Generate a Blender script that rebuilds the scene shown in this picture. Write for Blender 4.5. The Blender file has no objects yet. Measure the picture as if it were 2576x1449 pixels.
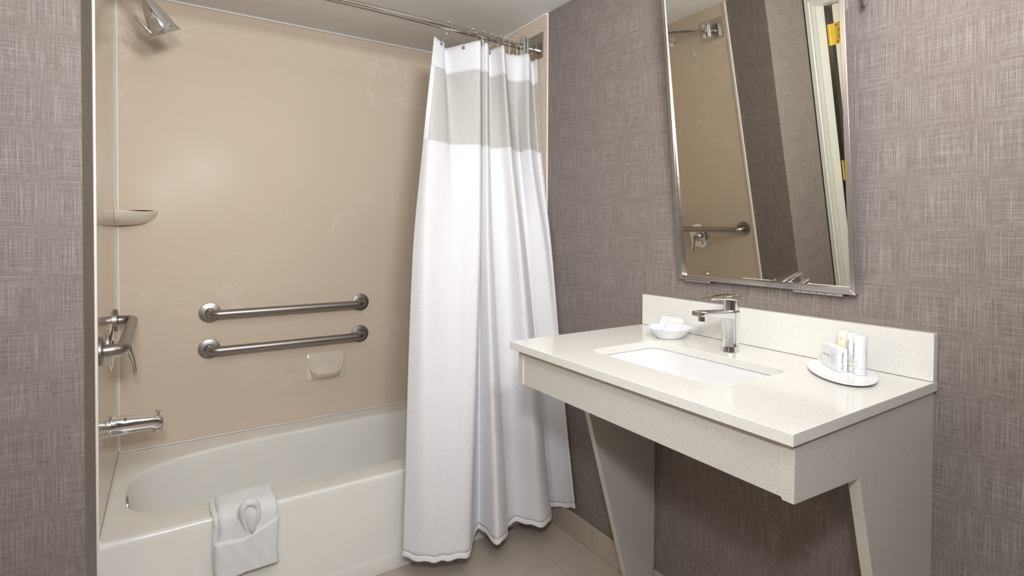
import bpy, math, random
from mathutils import Vector, Matrix
random.seed(4)
sc = bpy.context.scene
COL = sc.collection
PI = math.pi

# ------------------------------------------------------------------ camera
CAM = Vector((0, 0, 1.22))
yaw, pitch, roll = math.radians(32.843), math.radians(-0.913), math.radians(0.231)
F = Vector((math.sin(yaw) * math.cos(pitch), math.cos(yaw) * math.cos(pitch), math.sin(pitch)))
R0 = Vector((math.cos(yaw), -math.sin(yaw), 0))
U0 = R0.cross(F)
Rv = R0 * math.cos(roll) + U0 * math.sin(roll)
Uv = -R0 * math.sin(roll) + U0 * math.cos(roll)
cd = bpy.data.cameras.new('camera')
cam = bpy.data.objects.new('camera', cd)
COL.objects.link(cam)
cam.matrix_world = Matrix(((Rv.x, Uv.x, -F.x, CAM.x), (Rv.y, Uv.y, -F.y, CAM.y), (Rv.z, Uv.z, -F.z, CAM.z), (0, 0, 0, 1)))
cd.sensor_fit = 'HORIZONTAL'
cd.sensor_width = 36
cd.lens = 36 * 1341.7 / 2576
cd.shift_y = -(724.5 - 600.58) / 2576
cd.clip_start = 0.02
sc.camera = cam

# ------------------------------------------------------------------ world, lights, exposure
w = bpy.data.worlds.new('world')
w.use_nodes = True
w.node_tree.nodes['Background'].inputs[0].default_value = (1, 0.9, 0.8, 1)
w.node_tree.nodes['Background'].inputs[1].default_value = 0.08
sc.world = w
vs = sc.view_settings
vs.view_transform = 'Standard'
vs.look = 'None'
vs.exposure = 0.0
vs.gamma = 1
vs.use_curve_mapping = False


def area(name, loc, target, sx, sy, power, color=(1, 1, 1), spread=PI):
    l = bpy.data.lights.new(name, 'AREA')
    l.shape = 'RECTANGLE'
    l.size, l.size_y, l.energy, l.color, l.spread = sx, sy, power, color, spread
    o = bpy.data.objects.new(name, l)
    COL.objects.link(o)
    o.location = loc
    o.rotation_euler = (Vector(target) - Vector(loc)).to_track_quat('-Z', 'Y').to_euler()
    return o


area('camera_flash', (-0.04, -0.05, 1.54), (0.55, 2.2, 1.2), 0.15, 0.11, 14, (0.995, 1.0, 1.0))
area('bounce_flash', (0.25, -0.05, 1.72), (0.40, 0.42, 2.14), 0.25, 0.25, 30, (0.99, 1.0, 1.0))
area('hallway_gap_fill', (-1.65, 1.50, 1.9), (-0.75, 1.58, 1.5), 0.2, 0.2, 9, (1.0, 0.82, 0.6))  # unseen light added to brighten the dark gap beside the open door
area('rear_ambient_fill', (0.45, -0.45, 2.128), (0.45, -0.45, 0), 0.7, 0.7, 2.5, (0.985, 1.0, 1.0))  # unseen light added behind the camera as soft ambient fill
area('vanity_lamp', (1.22, 0.86, 2.10), (0.9, 0.86, 0), 0.10, 0.6, 2.5, (1.0, 0.84, 0.68))


# ------------------------------------------------------------------ materials
class NT:
    def __init__(s, name):
        s.m = bpy.data.materials.new(name)
        s.m.use_nodes = True
        s.t = s.m.node_tree
        s.b = s.t.nodes['Principled BSDF']
        s.out = s.t.nodes['Material Output']

    def n(s, typ, **kw):
        nd = s.t.nodes.new(typ)
        for k, v in kw.items():
            setattr(nd, k, v)
        return nd

    def l(s, a, b):
        s.t.links.new(a, b)

    def val(s, x, sock):
        if isinstance(x, (int, float)):
            sock.default_value = x
        else:
            s.l(x, sock)

    def math(s, op, a, b=0.0, c=None):
        nd = s.n('ShaderNodeMath', operation=op)
        s.val(a, nd.inputs[0])
        s.val(b, nd.inputs[1])
        if c is not None:
            s.val(c, nd.inputs[2])
        return nd.outputs[0]

    def comb(s, x, y, z=0.0):
        nd = s.n('ShaderNodeCombineXYZ')
        for i, v in enumerate((x, y, z)):
            s.val(v, nd.inputs[i])
        return nd.outputs[0]

    def noise(s, vec, scale=1.0, detail=2.0, rough=0.5, dist=0.0):
        nd = s.n('ShaderNodeTexNoise')
        nd.inputs['Scale'].default_value = scale
        nd.inputs['Detail'].default_value = detail
        nd.inputs['Roughness'].default_value = rough
        nd.inputs['Distortion'].default_value = dist
        if vec is not None:
            s.l(vec, nd.inputs['Vector'])
        return nd.outputs['Fac']

    def ramp(s, fac, stops):
        nd = s.n('ShaderNodeValToRGB')
        e = nd.color_ramp.elements
        while len(e) < len(stops):
            e.new(0.5)
        for el, (p, c) in zip(e, stops):
            el.position = p
            el.color = (*c, 1) if len(c) == 3 else c
        s.l(fac, nd.inputs[0])
        return nd.outputs[0]

    def mix(s, fac, a, b):
        nd = s.n('ShaderNodeMix', data_type='RGBA')
        s.val(fac, nd.inputs[0])
        for v, k in ((a, 6), (b, 7)):
            if isinstance(v, tuple):
                nd.inputs[k].default_value = (*v, 1)
            else:
                s.l(v, nd.inputs[k])
        return nd.outputs[2]

    def bump(s, h, strength=0.3, dist=0.001):
        nd = s.n('ShaderNodeBump')
        nd.inputs['Strength'].default_value = strength
        nd.inputs['Distance'].default_value = dist
        s.l(h, nd.inputs['Height'])
        s.l(nd.outputs[0], s.b.inputs['Normal'])

    def pos(s):
        return s.n('ShaderNodeTexCoord').outputs['Object']

    def set(s, **kw):
        for k, v in kw.items():
            k = k.replace('_', ' ')
            sock = s.b.inputs[k]
            if isinstance(v, tuple):
                sock.default_value = (*v, 1)
            elif isinstance(v, (int, float)):
                sock.default_value = v
            else:
                s.l(v, sock)
        return s


def plain(name, col, rough=0.5, metal=0.0, var=0.04, scale=8, **kw):
    t = NT(name)
    f = t.noise(t.pos(), scale, 3)
    c = t.ramp(f, [(0.3, tuple(x * (1 - var) for x in col)), (0.7, tuple(min(1, x * (1 + var)) for x in col))])
    t.set(Base_Color=c, Roughness=rough, Metallic=metal, **kw)
    return t.m


def linen(name):
    t = NT(name)
    sep = t.n('ShaderNodeSeparateXYZ')
    t.l(t.n('ShaderNodeNewGeometry').outputs['Position'], sep.inputs[0])
    h = t.math('ADD', sep.outputs[0], sep.outputs[1])
    z = sep.outputs[2]
    K = 860
    v1 = t.noise(t.comb(t.math('MULTIPLY', h, K), t.math('MULTIPLY', z, 9)), 1, 1, 0.5)
    h1 = t.noise(t.comb(t.math('MULTIPLY', h, 8), t.math('MULTIPLY', z, K), 7.0), 1, 1, 0.5)
    v2 = t.noise(t.comb(t.math('MULTIPLY', h, K * 1.7), t.math('MULTIPLY', z, 45), 3.0), 1, 1, 0.5)
    h2 = t.noise(t.comb(t.math('MULTIPLY', h, 45), t.math('MULTIPLY', z, K * 1.7), 5.0), 1, 1, 0.5)
    f = t.math('ADD', t.math('MULTIPLY', v2, 0.5), t.math('MULTIPLY', h2, 0.5))
    c = t.ramp(f, [(0.34, (0.140, 0.113, 0.103)), (0.50, (0.205, 0.170, 0.156)), (0.66, (0.290, 0.248, 0.230))])
    lv = t.ramp(v1, [(0.52, (0, 0, 0)), (0.70, (1, 1, 1))])
    lh = t.ramp(h1, [(0.53, (0, 0, 0)), (0.72, (1, 1, 1))])
    dv = t.ramp(v1, [(0.30, (1, 1, 1)), (0.46, (0, 0, 0))])
    dh = t.ramp(h1, [(0.30, (1, 1, 1)), (0.46, (0, 0, 0))])
    c = t.mix(t.math('MULTIPLY', dv, 0.28), c, (0.11, 0.086, 0.077))
    c = t.mix(t.math('MULTIPLY', dh, 0.25), c, (0.11, 0.086, 0.077))
    c = t.mix(t.math('MULTIPLY', lv, 0.36), c, (0.50, 0.465, 0.44))
    c = t.mix(t.math('MULTIPLY', lh, 0.30), c, (0.50, 0.465, 0.44))
    t.set(Base_Color=c, Roughness=0.62, Specular_IOR_Level=0.3)
    t.bump(f, 0.25, 0.0006)
    return t.m


def quartz(name, col=(0.77, 0.757, 0.725), rough=0.12, amt=0.5):
    t = NT(name)
    p = t.pos()
    f1 = t.noise(p, 680, 1, 0.5)
    k1 = t.ramp(f1, [(0.61, (0, 0, 0)), (0.69, (1, 1, 1))])
    f2 = t.noise(p, 900, 1, 0.5)
    k2 = t.ramp(f2, [(0.62, (0, 0, 0)), (0.72, (1, 1, 1))])
    big = t.noise(p, 5, 3)
    base = t.mix(big, tuple(x * 0.97 for x in col), tuple(min(1, x * 1.03) for x in col))
    c = t.mix(t.math('MULTIPLY', k1, amt), base, (0.30, 0.28, 0.24))
    c = t.mix(t.math('MULTIPLY', k2, amt * 0.7), c, (0.42, 0.40, 0.36))
    t.set(Base_Color=c, Roughness=rough, Specular_IOR_Level=0.5)
    return t.m


def surround(name, rough=0.10, spec=0.5):
    t = NT(name)
    p = t.n('ShaderNodeNewGeometry').outputs['Position']
    big = t.noise(p, 1.6, 2)
    base = t.mix(big, (0.62, 0.52, 0.415), (0.68, 0.58, 0.47))
    # dried soap wipes: thin swirling lines inside scattered patches
    sw = t.noise(p, 3.2, 5, 0.55, 2.6)
    line = t.ramp(sw, [(0.47, (0, 0, 0)), (0.50, (1, 1, 1)), (0.53, (0, 0, 0))])
    patch = t.ramp(t.noise(p, 2.3, 2), [(0.52, (0, 0, 0)), (0.66, (1, 1, 1))])
    m = t.math('MULTIPLY', t.math('MULTIPLY', line, patch), 0.5)
    c = t.mix(m, base, (0.78, 0.70, 0.60))
    t.set(Base_Color=c, Roughness=rough, Specular_IOR_Level=spec)
    t.bump(t.noise(p, 2.2, 1), 0.25, 0.02)
    return t.m


def waffle(name, cell=0.0052, strength=0.55, sheer=False):
    t = NT(name)
    uv = t.n('ShaderNodeUVMap').outputs[0]
    sep = t.n('ShaderNodeSeparateXYZ')
    t.l(uv, sep.inputs[0])
    u, v = sep.outputs[0], sep.outputs[1]
    if sheer:
        a = t.math('SINE', t.math('MULTIPLY', u, 2 * PI / 0.0016))
        f = t.noise(t.comb(t.math('MULTIPLY', u, 500), t.math('MULTIPLY', v, 20)), 1, 1)
        c = t.ramp(f, [(0.3, (0.70, 0.69, 0.68)), (0.7, (0.78, 0.77, 0.76))])
        t.set(Base_Color=c, Roughness=0.8)
        tr = t.n('ShaderNodeBsdfTranslucent')
        tr.inputs[0].default_value = (0.85, 0.84, 0.82, 1)
        tp = t.n('ShaderNodeBsdfTransparent')
        m1 = t.n('ShaderNodeMixShader')
        m1.inputs[0].default_value = 0.35
        m2 = t.n('ShaderNodeMixShader')
        m2.inputs[0].default_value = 0.06
        t.l(t.b.outputs[0], m1.inputs[1])
        t.l(tr.outputs[0], m1.inputs[2])
        t.l(m1.outputs[0], m2.inputs[1])
        t.l(tp.outputs[0], m2.inputs[2])
        t.l(m2.outputs[0], t.out.inputs[0])
        return t.m
    a = t.math('ABSOLUTE', t.math('SINE', t.math('MULTIPLY', u, PI / cell)))
    b = t.math('ABSOLUTE', t.math('SINE', t.math('MULTIPLY', v, PI / (cell * 0.95))))
    h = t.math('MULTIPLY', t.math('POWER', a, 0.4), t.math('POWER', b, 0.7))
    c = t.ramp(h, [(0.0, (0.83, 0.82, 0.86)), (0.55, (0.925, 0.92, 0.95))])  # weave pits tinted darker, their shade put into the cloth colour
    t.set(Base_Color=c, Roughness=0.8, Sheen_Weight=0.15, Specular_IOR_Level=0.2)
    t.bump(h, strength, 0.0012)
    tr = t.n('ShaderNodeBsdfTranslucent')
    tr.inputs[0].default_value = (0.85, 0.85, 0.88, 1)
    m1 = t.n('ShaderNodeMixShader')
    m1.inputs[0].default_value = 0.15
    t.l(t.b.outputs[0], m1.inputs[1])
    t.l(tr.outputs[0], m1.inputs[2])
    t.l(m1.outputs[0], t.out.inputs[0])
    return t.m


def terry(name):
    t = NT(name)
    p = t.pos()
    f = t.noise(p, 700, 2, 0.7)
    g = t.noise(p, 60, 3)
    c = t.ramp(f, [(0.3, (0.84, 0.84, 0.84)), (0.7, (0.94, 0.94, 0.945))])
    t.set(Base_Color=c, Roughness=0.95, Sheen_Weight=0.4, Specular_IOR_Level=0.1)
    t.bump(t.math('ADD', f, g), 0.8, 0.0025)
    return t.m


def brushed(name, col, rough, aniso_scale=(4, 400, 400)):
    t = NT(name)
    mp = t.n('ShaderNodeMapping')
    mp.inputs['Scale'].default_value = aniso_scale
    t.l(t.pos(), mp.inputs[0])
    f = t.noise(mp.outputs[0], 1, 2)
    r = t.math('ADD', t.math('MULTIPLY', f, 0.12), rough - 0.06)
    t.set(Base_Color=col, Metallic=1.0, Roughness=r)
    t.bump(f, 0.08, 0.0003)
    return t.m


def tilemat(name, col):
    t = NT(name)
    p = t.n('ShaderNodeNewGeometry').outputs['Position']
    f = t.noise(p, 3, 4, 0.6)
    g = t.noise(p, 300, 1)
    c = t.mix(f, tuple(x * 0.92 for x in col), tuple(x * 1.06 for x in col))
    c = t.mix(t.math('MULTIPLY', g, 0.12), c, (0.3, 0.27, 0.24))
    t.set(Base_Color=c, Roughness=0.33)
    return t.m


M = dict(
    linen=linen('woven_linen_wallpaper'),
    ceil=plain('ceiling_paint', (0.74, 0.73, 0.71), 0.75, scale=3, var=0.02),
    surround=surround('beige_tub_surround'),
    surround_dull=surround('beige_tub_surround_dulled', 0.22, 0.04),
    caulk=plain('white_caulk', (0.80, 0.78, 0.72), 0.35),
    tub=plain('tub_enamel', (0.80, 0.785, 0.75), 0.12, var=0.015, Coat_Weight=0.3),
    quartz=quartz('speckled_quartz'),
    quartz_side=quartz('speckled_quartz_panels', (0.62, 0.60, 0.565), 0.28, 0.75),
    sink=plain('white_vitreous_china', (0.70, 0.70, 0.715), 0.06, var=0.01),
    chrome=plain('polished_chrome', (0.80, 0.81, 0.82), 0.05, 1.0, var=0.01),
    steel=brushed('brushed_stainless', (0.36, 0.335, 0.32), 0.36),
    rodsteel=brushed('polished_rod_steel', (0.62, 0.59, 0.55), 0.17),
    frame=brushed('mirror_frame_steel', (0.62, 0.60, 0.61), 0.24),
    dark=plain('dark_void', (0.02, 0.02, 0.02), 0.6),
    waffle=waffle('white_waffle_weave'),
    sheer=waffle('white_sheer_voile', sheer=True),
    hem=plain('white_hem_cloth', (0.86, 0.86, 0.9), 0.8),
    terry=terry('white_terry_cloth'),
    tile=tilemat('beige_floor_tile', (0.52, 0.455, 0.385)),
    grout=plain('tile_grout', (0.38, 0.33, 0.28), 0.9),
    shelf=plain('cream_ceramic', (0.70, 0.63, 0.52), 0.12, var=0.06, scale=14),
    porc=plain('white_porcelain', (0.84, 0.84, 0.87), 0.15, var=0.01),
    card=plain('white_carton', (0.86, 0.86, 0.88), 0.5, var=0.01),
    plast=plain('white_plastic_bottle', (0.86, 0.87, 0.88), 0.3, var=0.01, Subsurface_Weight=0.2),
    cream=plain('cream_plastic_bottle', (0.86, 0.84, 0.72), 0.3, var=0.01),
    yellow=plain('pale_yellow_band', (0.85, 0.80, 0.52), 0.4),
    lime=plain('lime_ink', (0.66, 0.70, 0.10), 0.5),
    teal=plain('teal_ink', (0.12, 0.28, 0.27), 0.5),
    ink=plain('dark_ink', (0.06, 0.06, 0.07), 0.6),
    greyink=plain('grey_ink', (0.22, 0.22, 0.24), 0.6),
    brass=plain('polished_brass', (0.90, 0.62, 0.12), 0.22, 1.0),
    paint=plain('white_door_paint', (0.76, 0.76, 0.71), 0.35, var=0.015),
    cpaint=plain('cream_door_paint', (0.80, 0.76, 0.64), 0.4, var=0.015),
)
t = NT('mirror_silver')
t.set(Base_Color=(0.88, 0.865, 0.79), Metallic=1.0, Roughness=0.0)
nz = t.noise(t.pos(), 6, 2)
t.set(Roughness=t.math('MULTIPLY', nz, 0.004))
M['mirror'] = t.m


# ------------------------------------------------------------------ object helpers
def tag(o, label=None, cat=None, group=None, kind=None):
    for k, v in (('label', label), ('category', cat), ('group', group), ('kind', kind)):
        if v:
            o[k] = v
    return o


def thing(name, label, cat, base=(0, 0, 0), group=None):
    o = bpy.data.objects.new(name, None)
    o.empty_display_size = 0.05
    COL.objects.link(o)
    o.location = base
    return tag(o, label, cat, group)


def wbase(o):
    b = Vector((0, 0, 0))
    while o is not None:
        b += o.location
        o = o.parent
    return b


class G:
    """collects world-space geometry of one mesh"""

    def __init__(s):
        s.v, s.f, s.uv = [], [], None

    def add(s, vs_, fs):
        k = len(s.v)
        s.v += [tuple(p) for p in vs_]
        s.f += [tuple(i + k for i in f) for f in fs]
        return s

    def box(s, a, b):
        (x0, y0, z0), (x1, y1, z1) = a, b
        return s.add([(x0, y0, z0), (x1, y0, z0), (x1, y1, z0), (x0, y1, z0), (x0, y0, z1), (x1, y0, z1), (x1, y1, z1), (x0, y1, z1)],
                     [(0, 3, 2, 1), (4, 5, 6, 7), (0, 1, 5, 4), (1, 2, 6, 5), (2, 3, 7, 6), (3, 0, 4, 7)])

    def prism(s, poly, axis, a, b):
        """poly: 2D points in the plane normal to axis, extruded from a to b"""
        def P(p, c):
            q = list(p)
            q.insert(axis, c)
            return tuple(q)
        n = len(poly)
        vs_ = [P(p, a) for p in poly] + [P(p, b) for p in poly]
        fs = [tuple(range(n))[::-1], tuple(range(n, 2 * n))]
        fs += [(i, (i + 1) % n, n + (i + 1) % n, n + i) for i in range(n)]
        return s.add(vs_, fs)

    def loft(s, rings, closed=True, cap0=True, cap1=True):
        n = len(rings[0])
        vs_ = [p for r in rings for p in r]
        fs = []
        m = n if closed else n - 1
        for j in range(len(rings) - 1):
            for i in range(m):
                a, b = j * n + i, j * n + (i + 1) % n
                fs.append((a, b, b + n, a + n))
        if cap0:
            fs.append(tuple(range(n))[::-1])
        if cap1:
            fs.append(tuple(range((len(rings) - 1) * n, len(rings) * n)))
        return s.add(vs_, fs)

    def lathe(s, prof, origin, axis=(0, 0, 1), n=32, cap0=True, cap1=True, sq=1.0):
        """prof: [(radius, distance along axis)]"""
        ax = Vector(axis).normalized()
        t_ = Vector((0, 1, 0)) if abs(ax.y) < 0.9 else Vector((1, 0, 0))
        e1 = t_.cross(ax).normalized()
        e2 = ax.cross(e1)
        o = Vector(origin)
        rings = [[o + ax * d + (e1 * math.cos(2 * PI * i / n) + e2 * math.sin(2 * PI * i / n) * sq) * max(r, 1e-5) for i in range(n)] for r, d in prof]
        return s.loft(rings, True, cap0, cap1)

    def tube(s, path, r, n=16, rf=None):
        pts = [Vector(p) for p in path]
        rings = []
        prev = None
        for i, p in enumerate(pts):
            d = (pts[min(i + 1, len(pts) - 1)] - pts[max(i - 1, 0)]).normalized()
            if prev is None:
                up = Vector((0, 0, 1)) if abs(d.z) < 0.9 else Vector((1, 0, 0))
                e1 = d.cross(up).normalized()
            else:
                e1 = (prev - d * prev.dot(d)).normalized()
            prev = e1
            e2 = d.cross(e1)
            rr = rf(i / (len(pts) - 1)) if rf else r
            rings.append([p + (e1 * math.cos(2 * PI * k / n) + e2 * math.sin(2 * PI * k / n)) * rr for k in range(n)])
        return s.loft(rings)

    def sphere(s, c, r, n=10):
        c = Vector(c)
        prof = [(r * math.sin(PI * i / n), -r * math.cos(PI * i / n)) for i in range(n + 1)]
        return s.lathe(prof, c, (0, 0, 1), n * 2, False, False)

    def torus(s, c, axis, R_, r, n=32, m=10):
        ax = Vector(axis).normalized()
        t_ = Vector((0, 0, 1)) if abs(ax.z) < 0.9 else Vector((1, 0, 0))
        e1 = t_.cross(ax).normalized()
        e2 = ax.cross(e1)
        c = Vector(c)
        vs_, fs = [], []
        for i in range(n):
            a = 2 * PI * i / n
            d = e1 * math.cos(a) + e2 * math.sin(a)
            for j in range(m):
                b = 2 * PI * j / m
                vs_.append(c + d * (R_ + r * math.cos(b)) + ax * r * math.sin(b))
        for i in range(n):
            for j in range(m):
                fs.append((i * m + j, ((i + 1) % n) * m + j, ((i + 1) % n) * m + (j + 1) % m, i * m + (j + 1) % m))
        return s.add(vs_, fs)

    def build(s, name, mat, parent=None, smooth=True, bevel=0, seg=2, ang=35, subd=0, label=None, base=None):
        b = wbase(parent) if parent is not None else Vector(base or (0, 0, 0))
        me = bpy.data.meshes.new(name)
        me.from_pydata([(p[0] - b.x, p[1] - b.y, p[2] - b.z) for p in s.v], [], s.f)
        import bmesh
        bm = bmesh.new()
        bm.from_mesh(me)
        if s.uv is None:
            bmesh.ops.remove_doubles(bm, verts=bm.verts, dist=1e-6)
            bmesh.ops.recalc_face_normals(bm, faces=bm.faces)
        bm.to_mesh(me)
        bm.free()
        if s.uv is not None:
            lay = me.uv_layers.new(name='UVMap')
            for lp in me.loops:
                lay.data[lp.index].uv = s.uv[lp.vertex_index]
        me.materials.append(M[mat] if isinstance(mat, str) else mat)
        o = bpy.data.objects.new(name, me)
        COL.objects.link(o)
        if parent is not None:
            o.parent = parent
        else:
            o.location = b
        if smooth:
            me.polygons.foreach_set('use_smooth', [True] * len(me.polygons))
            me.set_sharp_from_angle(angle=math.radians(ang))
        if subd:
            md = o.modifiers.new('subdivision', 'SUBSURF')
            md.levels = md.render_levels = subd
        if bevel:
            md = o.modifiers.new('bevel', 'BEVEL')
            md.width = bevel
            md.segments = seg
            md.limit_method = 'ANGLE'
            md.angle_limit = math.radians(35)
            md.harden_normals = True
        if label:
            o['label'] = label
        return o


def structure(o):
    o['kind'] = 'structure'
    return o


FONT = None


def lettering(txt, size, origin, right, up, mat, parent, name='lettering', sx=1.0, thick=0.00015):
    """text lying in the plane (right, up) at origin (left end of the baseline)"""
    cu = bpy.data.curves.new('tmp', 'FONT')
    cu.body = txt
    cu.size = size
    cu.extrude = thick
    cu.resolution_u = 2
    ob = bpy.data.objects.new('tmp', cu)
    COL.objects.link(ob)
    dg = bpy.context.evaluated_depsgraph_get()
    me = bpy.data.meshes.new_from_object(ob.evaluated_get(dg))
    me.name = name
    bpy.data.objects.remove(ob)
    right = Vector(right).normalized()
    up = Vector(up).normalized()
    nn = right.cross(up)
    o = Vector(origin) - wbase(parent)
    for v in me.vertices:
        p = v.co.copy()
        v.co = o + right * p.x * sx + up * p.y + nn * p.z
    me.materials.clear()
    me.materials.append(M[mat])
    res = bpy.data.objects.new(name, me)
    COL.objects.link(res)
    res.parent = parent
    return res


def smoothstep(a, b, x):
    t_ = min(1, max(0, (x - a) / (b - a)))
    return t_ * t_ * (3 - 2 * t_)


def bend(p0, p1, p2, r, n=8):
    """points of a rounded corner at p1"""
    p0, p1, p2 = Vector(p0), Vector(p1), Vector(p2)
    a = p1 + (p0 - p1).normalized() * r
    b = p1 + (p2 - p1).normalized() * r
    return [(a * (1 - t_) + p1 * t_) * (1 - t_) + (p1 * (1 - t_) + b * t_) * t_ for t_ in [i / n for i in range(n + 1)]]


# ------------------------------------------------------------------ room shell
XL, XR, YB, YT, YO, XD = -0.169, 1.36, 2.564, 1.83, 1.61, -0.54
ZC, ZT, ZK = 2.141, 0.3475, 0.906
YR = -1.05
flo = structure(G().box((XD - 1.3, YR - 0.1, -0.06), (XR + 0.1, YB + 0.1, -0.003)).build('floor', 'grout', smooth=False))
TS = 0.305
tx0, ty0 = 0.88, 1.54
for i in range(-5, 3):
    for j in range(-9, 2):
        x0, x1 = tx0 + i * TS, tx0 + (i + 1) * TS
        y0, y1 = ty0 + j * TS, ty0 + (j + 1) * TS
        x0, x1 = max(x0, XD + 0.0), min(x1, XR)
        y0, y1 = max(y0, YR), min(y1, YT + 0.012)
        if x1 - x0 < 0.02 or y1 - y0 < 0.02:
            continue
        if x1 <= XL + 0.002 and y0 >= YO - 0.01:
            continue
        if y1 > YO and x0 < XL:
            y1 = YO
        G().box((x0 + 0.0006, y0 + 0.0006, -0.004), (x1 - 0.0006, y1 - 0.0006, 0.0)).build('tile', 'tile', flo, smooth=False)
cei = structure(G().box((XD - 1.3, YR - 0.1, ZC), (XR + 0.1, YB + 0.1, ZC + 0.06)).build('ceiling', 'ceil', smooth=False))
# right (vanity) wall
wr = structure(G().box((XR, YR - 0.1, -0.05), (XR + 0.1, YB + 0.1, ZC)).build('wall_right', 'linen', smooth=False))
G().box((XR - 0.004, YT + 0.004, ZT - 0.01), (XR, YB, ZC)).build('surround_panel', 'surround', wr, smooth=False)
G().box((XR - 0.006, YT - 0.004, 0.10), (XR, YT + 0.004, ZC)).build('edge_strip', 'caulk', wr, bevel=0.002, label='thin cream strip where wallpaper meets the tub surround')
G().box((XR - 0.010, YT + 0.004, ZC - 0.008), (XR - 0.004, YB, ZC)).build('caulk_bead', 'caulk', wr, bevel=0.002)
# back wall of the tub alcove
wb = structure(G().box((-1.0, YB, -0.05), (XR, YB + 0.1, ZC)).build('wall_back', 'linen', smooth=False))
G().box((XL, YB - 0.004, ZT - 0.01), (XR - 0.004, YB, ZC)).build('surround_panel', 'surround_dull', wb, smooth=False)
G().box((XL + 0.004, YB - 0.012, ZC - 0.010), (XR - 0.004, YB - 0.004, ZC)).build('caulk_bead', 'ceil', wb, bevel=0.003, label='white caulk bead under the ceiling')
G().prism([(XL + 0.004, YB - 0.004), (XL + 0.004, YB - 0.010), (XL + 0.0055, YB - 0.0055), (XL + 0.010, YB - 0.004)], 2, ZT, ZC).build('caulk_bead', 'caulk', wb, label='white caulk line in the corner')
G().box((XL + 0.004, YB - 0.0185, ZT + 0.0003), (XR - 0.004, YB - 0.004, ZT + 0.006)).build('caulk_bead', 'caulk', wb, bevel=0.003)
# left block: shower end wall, dark return and the lit wall facing the camera
wl = structure(G().box((-0.80, YO, -0.05), (XL, YB, ZC)).build('wall_left', 'linen', smooth=False))
G().box((XL, YT + 0.008, ZT - 0.01), (XL + 0.004, YB - 0.004, ZC)).build('surround_panel', 'surround', wl, smooth=False)
G().box((XL, YT - 0.002, 0.10), (XL + 0.007, YT + 0.012, ZC)).build('edge_strip', 'caulk', wl, bevel=0.002, label='cream edge strip of the tub surround')
G().box((XL + 0.004, YT + 0.012, ZT - 0.002), (XL + 0.011, YB - 0.01, ZT + 0.006)).build('caulk_bead', 'caulk', wl, bevel=0.003)
# rear wall behind the camera
structure(G().box((XD - 1.3, YR - 0.1, -0.05), (XR, YR, ZC)).build('wall_rear', 'linen', smooth=False))
# door wall (X = XD), with the opening Y 0.70..1.555
g = G().box((XD - 0.12, YR, -0.05), (XD, 0.68, ZC)).box((XD - 0.12, 0.68, 2.03), (XD, 1.575, ZC)).box((XD - 0.12, 1.575, -0.05), (XD, YO, ZC))
wd = structure(g.build('wall_door', 'linen', smooth=False))
# hallway beyond the door
structure(G().box((XD - 1.35, YR, -0.05), (XD - 1.3, YO, ZC)).build('wall_hallway', 'linen', smooth=False))
# casing: head and two legs with a stepped profile
tr1 = structure(G().box((XD - 0.02, 0.62, -0.003), (XD - 0.019, 0.63, 0.0)).build('trim_1', 'paint', smooth=False))


for (y0, y1, inner) in ((1.545, 1.602, -1), (0.653, 0.710, 1)):
    # profile across the width, thick at the outside
    if inner < 0:
        prof = [(XD, y1), (XD + 0.017, y1), (XD + 0.017, y1 - 0.022), (XD + 0.013, y1 - 0.026), (XD + 0.013, y1 - 0.040), (XD + 0.009, y1 - 0.046), (XD + 0.009, y0), (XD, y0)]
    else:
        prof = [(XD, y0), (XD + 0.017, y0), (XD + 0.017, y0 + 0.022), (XD + 0.013, y0 + 0.026), (XD + 0.013, y0 + 0.040), (XD + 0.009, y0 + 0.046), (XD + 0.009, y1), (XD, y1)]
    G().prism(prof, 2, 0, 2.068).build('casing', 'paint', tr1, bevel=0.0015)
g = G()
pf = [(XD, 2.068), (XD + 0.0172, 2.068), (XD + 0.0172, 2.046), (XD + 0.0132, 2.042), (XD + 0.0132, 2.028), (XD + 0.0092, 2.022), (XD + 0.0092, 2.012), (XD, 2.012)]
g.prism(pf, 1, 0.653, 1.602).build('casing', 'paint', tr1, bevel=0.0015)
G().box((XD - 0.095, 1.555, 0), (XD + 0.002, 1.575, 2.03)).build('jamb', 'paint', tr1, bevel=0.001)
G().box((XD - 0.12, 0.68, 0), (XD + 0.002, 0.70, 2.03)).build('jamb', 'paint', tr1, bevel=0.001)
G().box((XD - 0.12, 0.70, 2.015), (XD + 0.002, 1.555, 2.03)).build('jamb', 'paint', tr1, bevel=0.001)
# open door, swung out into the hallway, hinge edge towards the room
dr = structure(G().box((XD - 0.93, 1.481, 0.012), (XD - 0.105, 1.519, 2.01)).build('door_1', 'cpaint', bevel=0.002))
for k, zc in enumerate((1.855, 1.10, 0.25)):
    h = G()
    h.box((XD - 0.1055, 1.4835, zc - 0.057), (XD - 0.1035, 1.520, zc + 0.057))
    h.box((XD - 0.1045, 1.519, zc - 0.057), (XD - 0.1025, 1.5545, zc + 0.057))
    ho = h.build('hinge', 'brass', dr, bevel=0.0004)
    for q in range(5):
        G().lathe([(0.0062, 0), (0.0062, 0.0215)], (XD - 0.098, 1.541, zc - 0.0575 + q * 0.0232), n=16).build('knuckle', 'brass', ho)
    for (dy, dz) in ((0.012, 0.044), (0.026, 0.016), (0.026, -0.016), (0.012, -0.044)):
        G().lathe([(0.0042, 0), (0.0034, 0.0004), (0.0, 0.0004)], (XD - 0.1035, 1.5195 - dy, zc + dz), (1, 0, 0), n=14).build('screw', 'dark', ho)
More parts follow.
